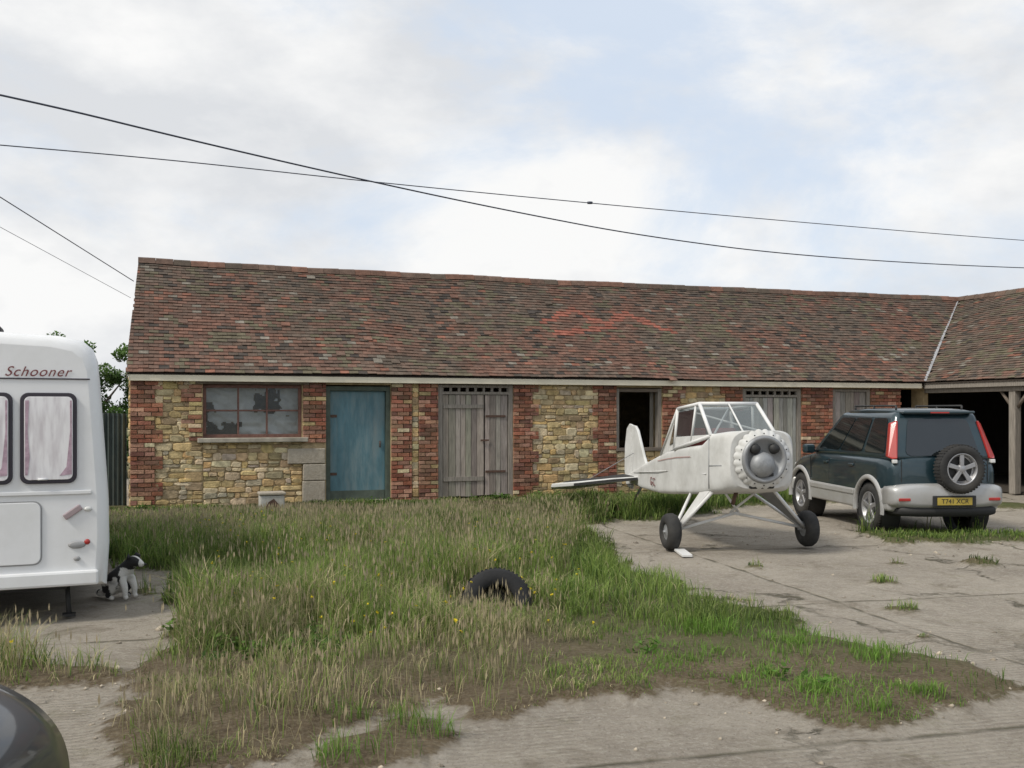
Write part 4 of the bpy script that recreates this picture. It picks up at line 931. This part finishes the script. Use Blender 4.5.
for xx in(-.3,-1.9): tube('corner_steady',(xx,.35,.3),(xx+.02,.2,.02),.02,M_black,V_); box('steady_foot',(xx+.02,.2,.015),(.1,.1,.02),M_black,V_)
b2('chassis',-1.9,-.3,.2,5.2,.22,.30,M_black,V_)
for xx in(-.12,-2.08): car_wheel(V_,'wheel',(xx,2.9,.3),1 if xx<-1 else -1,r=.3,wd=.18).rotation_euler=(0,0,R(90) if xx<-1 else R(-90))
# ------------------------------------------------------------------ discarded tyre, half sunk
TY=empty('discarded_tyre',(-.13,8.3,.05),R(8))
M_oldtyre=mat('old_tyre_rubber',(.012,.012,.013),rough=.85,var=.3,bump=.2)
o=lathe('casing',[(.15,-.06),(.155,-.085),(.21,-.10),(.265,-.095),(.29,-.07),(.298,0),(.29,.07),(.265,.095),(.21,.10),(.155,.085),(.15,.06),(.19,.075),(.25,.075),(.275,.03),(.275,-.03),(.25,-.075),(.19,-.075),(.15,-.06)],M_oldtyre,TY,seg=40); o.rotation_euler=(R(-24),0,0)
lathe('rim_disc',[(.155,.04),(.12,.02),(0,.02)],M_oldtyre,o,seg=30)  # disc added to fill the open centre, making the tyre's inside read dark
ta=Acc()
for i in range(48):
    t=2*math.pi*i/48; P8=[]
    for rr in(.290,.3005):
        for dt,yy in((-.03,-.07),(.03,-.07),(.045,.07),(-.015,.07)): P8.append((rr*math.cos(t+dt),yy,rr*math.sin(t+dt)))
    ta.hexa(P8,(1,1,1))
ta.build('tread',M_oldtyre,o)
# ------------------------------------------------------------------ small limewashed trough by the wall
BX=empty('old_stone_trough',(-3.86,16.05,0.03),ang)
M_wst=mat('limewashed_stone',(.46,.45,.42),rough=.9,var=.25,scale=9,dirt=(.25,.22,.17),damt=.6,bump=.4)
b2('body',-.19,.19,-.15,.15,.0,.29,M_wst,BX,bevel=.02); b2('rim',-.21,.21,-.17,.17,.293,.34,M_cblock,BX,bevel=.015)
slab('face_marking',[(-.12,-.153,.08),(.12,-.153,.08),(.09,-.153,.16),(.02,-.153,.24),(-.06,-.153,.19)],(0,-.004,0),M_iron,BX)
# ------------------------------------------------------------------ dog
D=empty('border_collie_dog',(-3.46,8.88,-.01),R(-20))
M_dog,nt,N,L,b=newmat('collie_fur')
tcc=N.new('ShaderNodeTexCoord'); at=N.new('ShaderNodeAttribute'); at.attribute_name='Col'
nz=N.new('ShaderNodeTexNoise'); nz.inputs['Scale'].default_value=120; nz.inputs['Detail'].default_value=4; L.new(tcc.outputs['Object'],nz.inputs['Vector'])
bp=N.new('ShaderNodeBump'); bp.inputs['Strength'].default_value=.7; bp.inputs['Distance'].default_value=.01; L.new(nz.outputs['Fac'],bp.inputs['Height']); L.new(bp.outputs[0],b.inputs['Normal'])
L.new(at.outputs['Color'],b.inputs['Base Color']); b.inputs['Roughness'].default_value=.8
def skin(name,nodes,edges,parent,m,colfn,sub=2):
    me=bpy.data.meshes.new(name); me.from_pydata([n_[:3] for n_ in nodes],edges,[])
    o=bpy.data.objects.new(name,me); link(o,parent)
    md=o.modifiers.new('s','SKIN'); md.use_smooth_shade=True
    sk=me.skin_vertices[0] if me.skin_vertices else None
    if sk is None:
        bpy.context.view_layer.objects.active=o; bpy.ops.object.select_all(action='DESELECT'); o.select_set(True)
        bpy.ops.mesh.customdata_skin_add(); sk=me.skin_vertices[0]
    for i,n_ in enumerate(nodes):
        r_=n_[3]; sk.data[i].radius=(r_,r_)
    sk.data[0].use_root=True
    s2=o.modifiers.new('u','SUBSURF'); s2.levels=sub; s2.render_levels=sub
    bpy.context.view_layer.update(); dg=bpy.context.evaluated_depsgraph_get()
    nm=bpy.data.meshes.new_from_object(o.evaluated_get(dg)); o.modifiers.clear(); o.data=nm
    a=nm.attributes.new('Col','FLOAT_COLOR','POINT')
    cc=[]
    for v_ in nm.vertices: cc+=[*colfn(v_.co),1]
    a.data.foreach_set('color',cc); nm.materials.clear(); nm.materials.append(m)
    nm.polygons.foreach_set('use_smooth',[True]*len(nm.polygons))
    return o
dn=[(-.10,0,.10,.095),(-.065,0,.165,.095),(-.01,0,.225,.09),(.045,0,.27,.074),(.085,0,.315,.056),(.12,0,.345,.060),(.16,0,.34,.048),(.20,0,.322,.030),(.232,0,.313,.022),
    (.04,.055,.19,.045),(.08,.06,.11,.030),(.085,.06,.03,.022),(.11,.06,.015,.023),
    (.04,-.055,.19,.045),(.08,-.06,.11,.030),(.085,-.06,.03,.022),(.11,-.06,.015,.023),
    (-.08,.07,.10,.068),(.0,.105,.115,.048),(-.08,.105,.035,.025),(.0,.105,.02,.023),
    (-.08,-.07,.10,.068),(.0,-.105,.115,.048),(-.08,-.105,.035,.025),(.0,-.105,.02,.023),
    (-.18,.0,.05,.036),(-.27,.02,.035,.036),(-.34,.05,.035,.017)]
de=[(0,1),(1,2),(2,3),(3,4),(4,5),(5,6),(6,7),(7,8),(2,9),(9,10),(10,11),(11,12),(2,13),(13,14),(14,15),(15,16),(0,17),(17,18),(18,19),(19,20),(0,21),(21,22),(22,23),(23,24),(0,25),(25,26),(26,27)]
def dcol(p):
    x_,y_,z_=p; wh=(.62,.60,.56); bk=(.015,.014,.014)
    nn=float(vn(x_*30+50,(y_+z_)*30,.6,3))
    if z_>.29 and x_>.09:
        if abs(y_)<.013 or x_>.20: return wh
        return bk
    if z_<.27 and x_>.05 : return wh
    if x_<-.28: return wh
    if z_<.06: return wh if nn>.35 else bk
    if nn>.60: return wh
    return bk
skin('body',dn,de,D,M_dog,dcol,3)
M_ear=mat('black_fur',(.013,.013,.013),rough=.8,bump=.3)
for s_ in(-1,1):
    mk('ear',[(.095,s_*.03,.385),(.13,s_*.045,.385),(.115,s_*.082,.35),(.11,s_*.05,.418),(.125,s_*.09,.385)],[(0,1,3),(1,4,3),(1,2,4),(0,3,4,2),(0,2,1)],M_ear,D,smooth=True)
    lathe('eye',[(0,-.006),(.005,-.003),(.006,0),(.005,.003),(0,.006)],M_black,D,seg=10,loc=(.178,s_*.030,.353))
lathe('nose',[(0,-.012),(.009,-.006),(.011,0),(.009,.006),(0,.012)],M_black,D,seg=12,loc=(.252,0,.320))
print('done',len(bpy.data.objects))
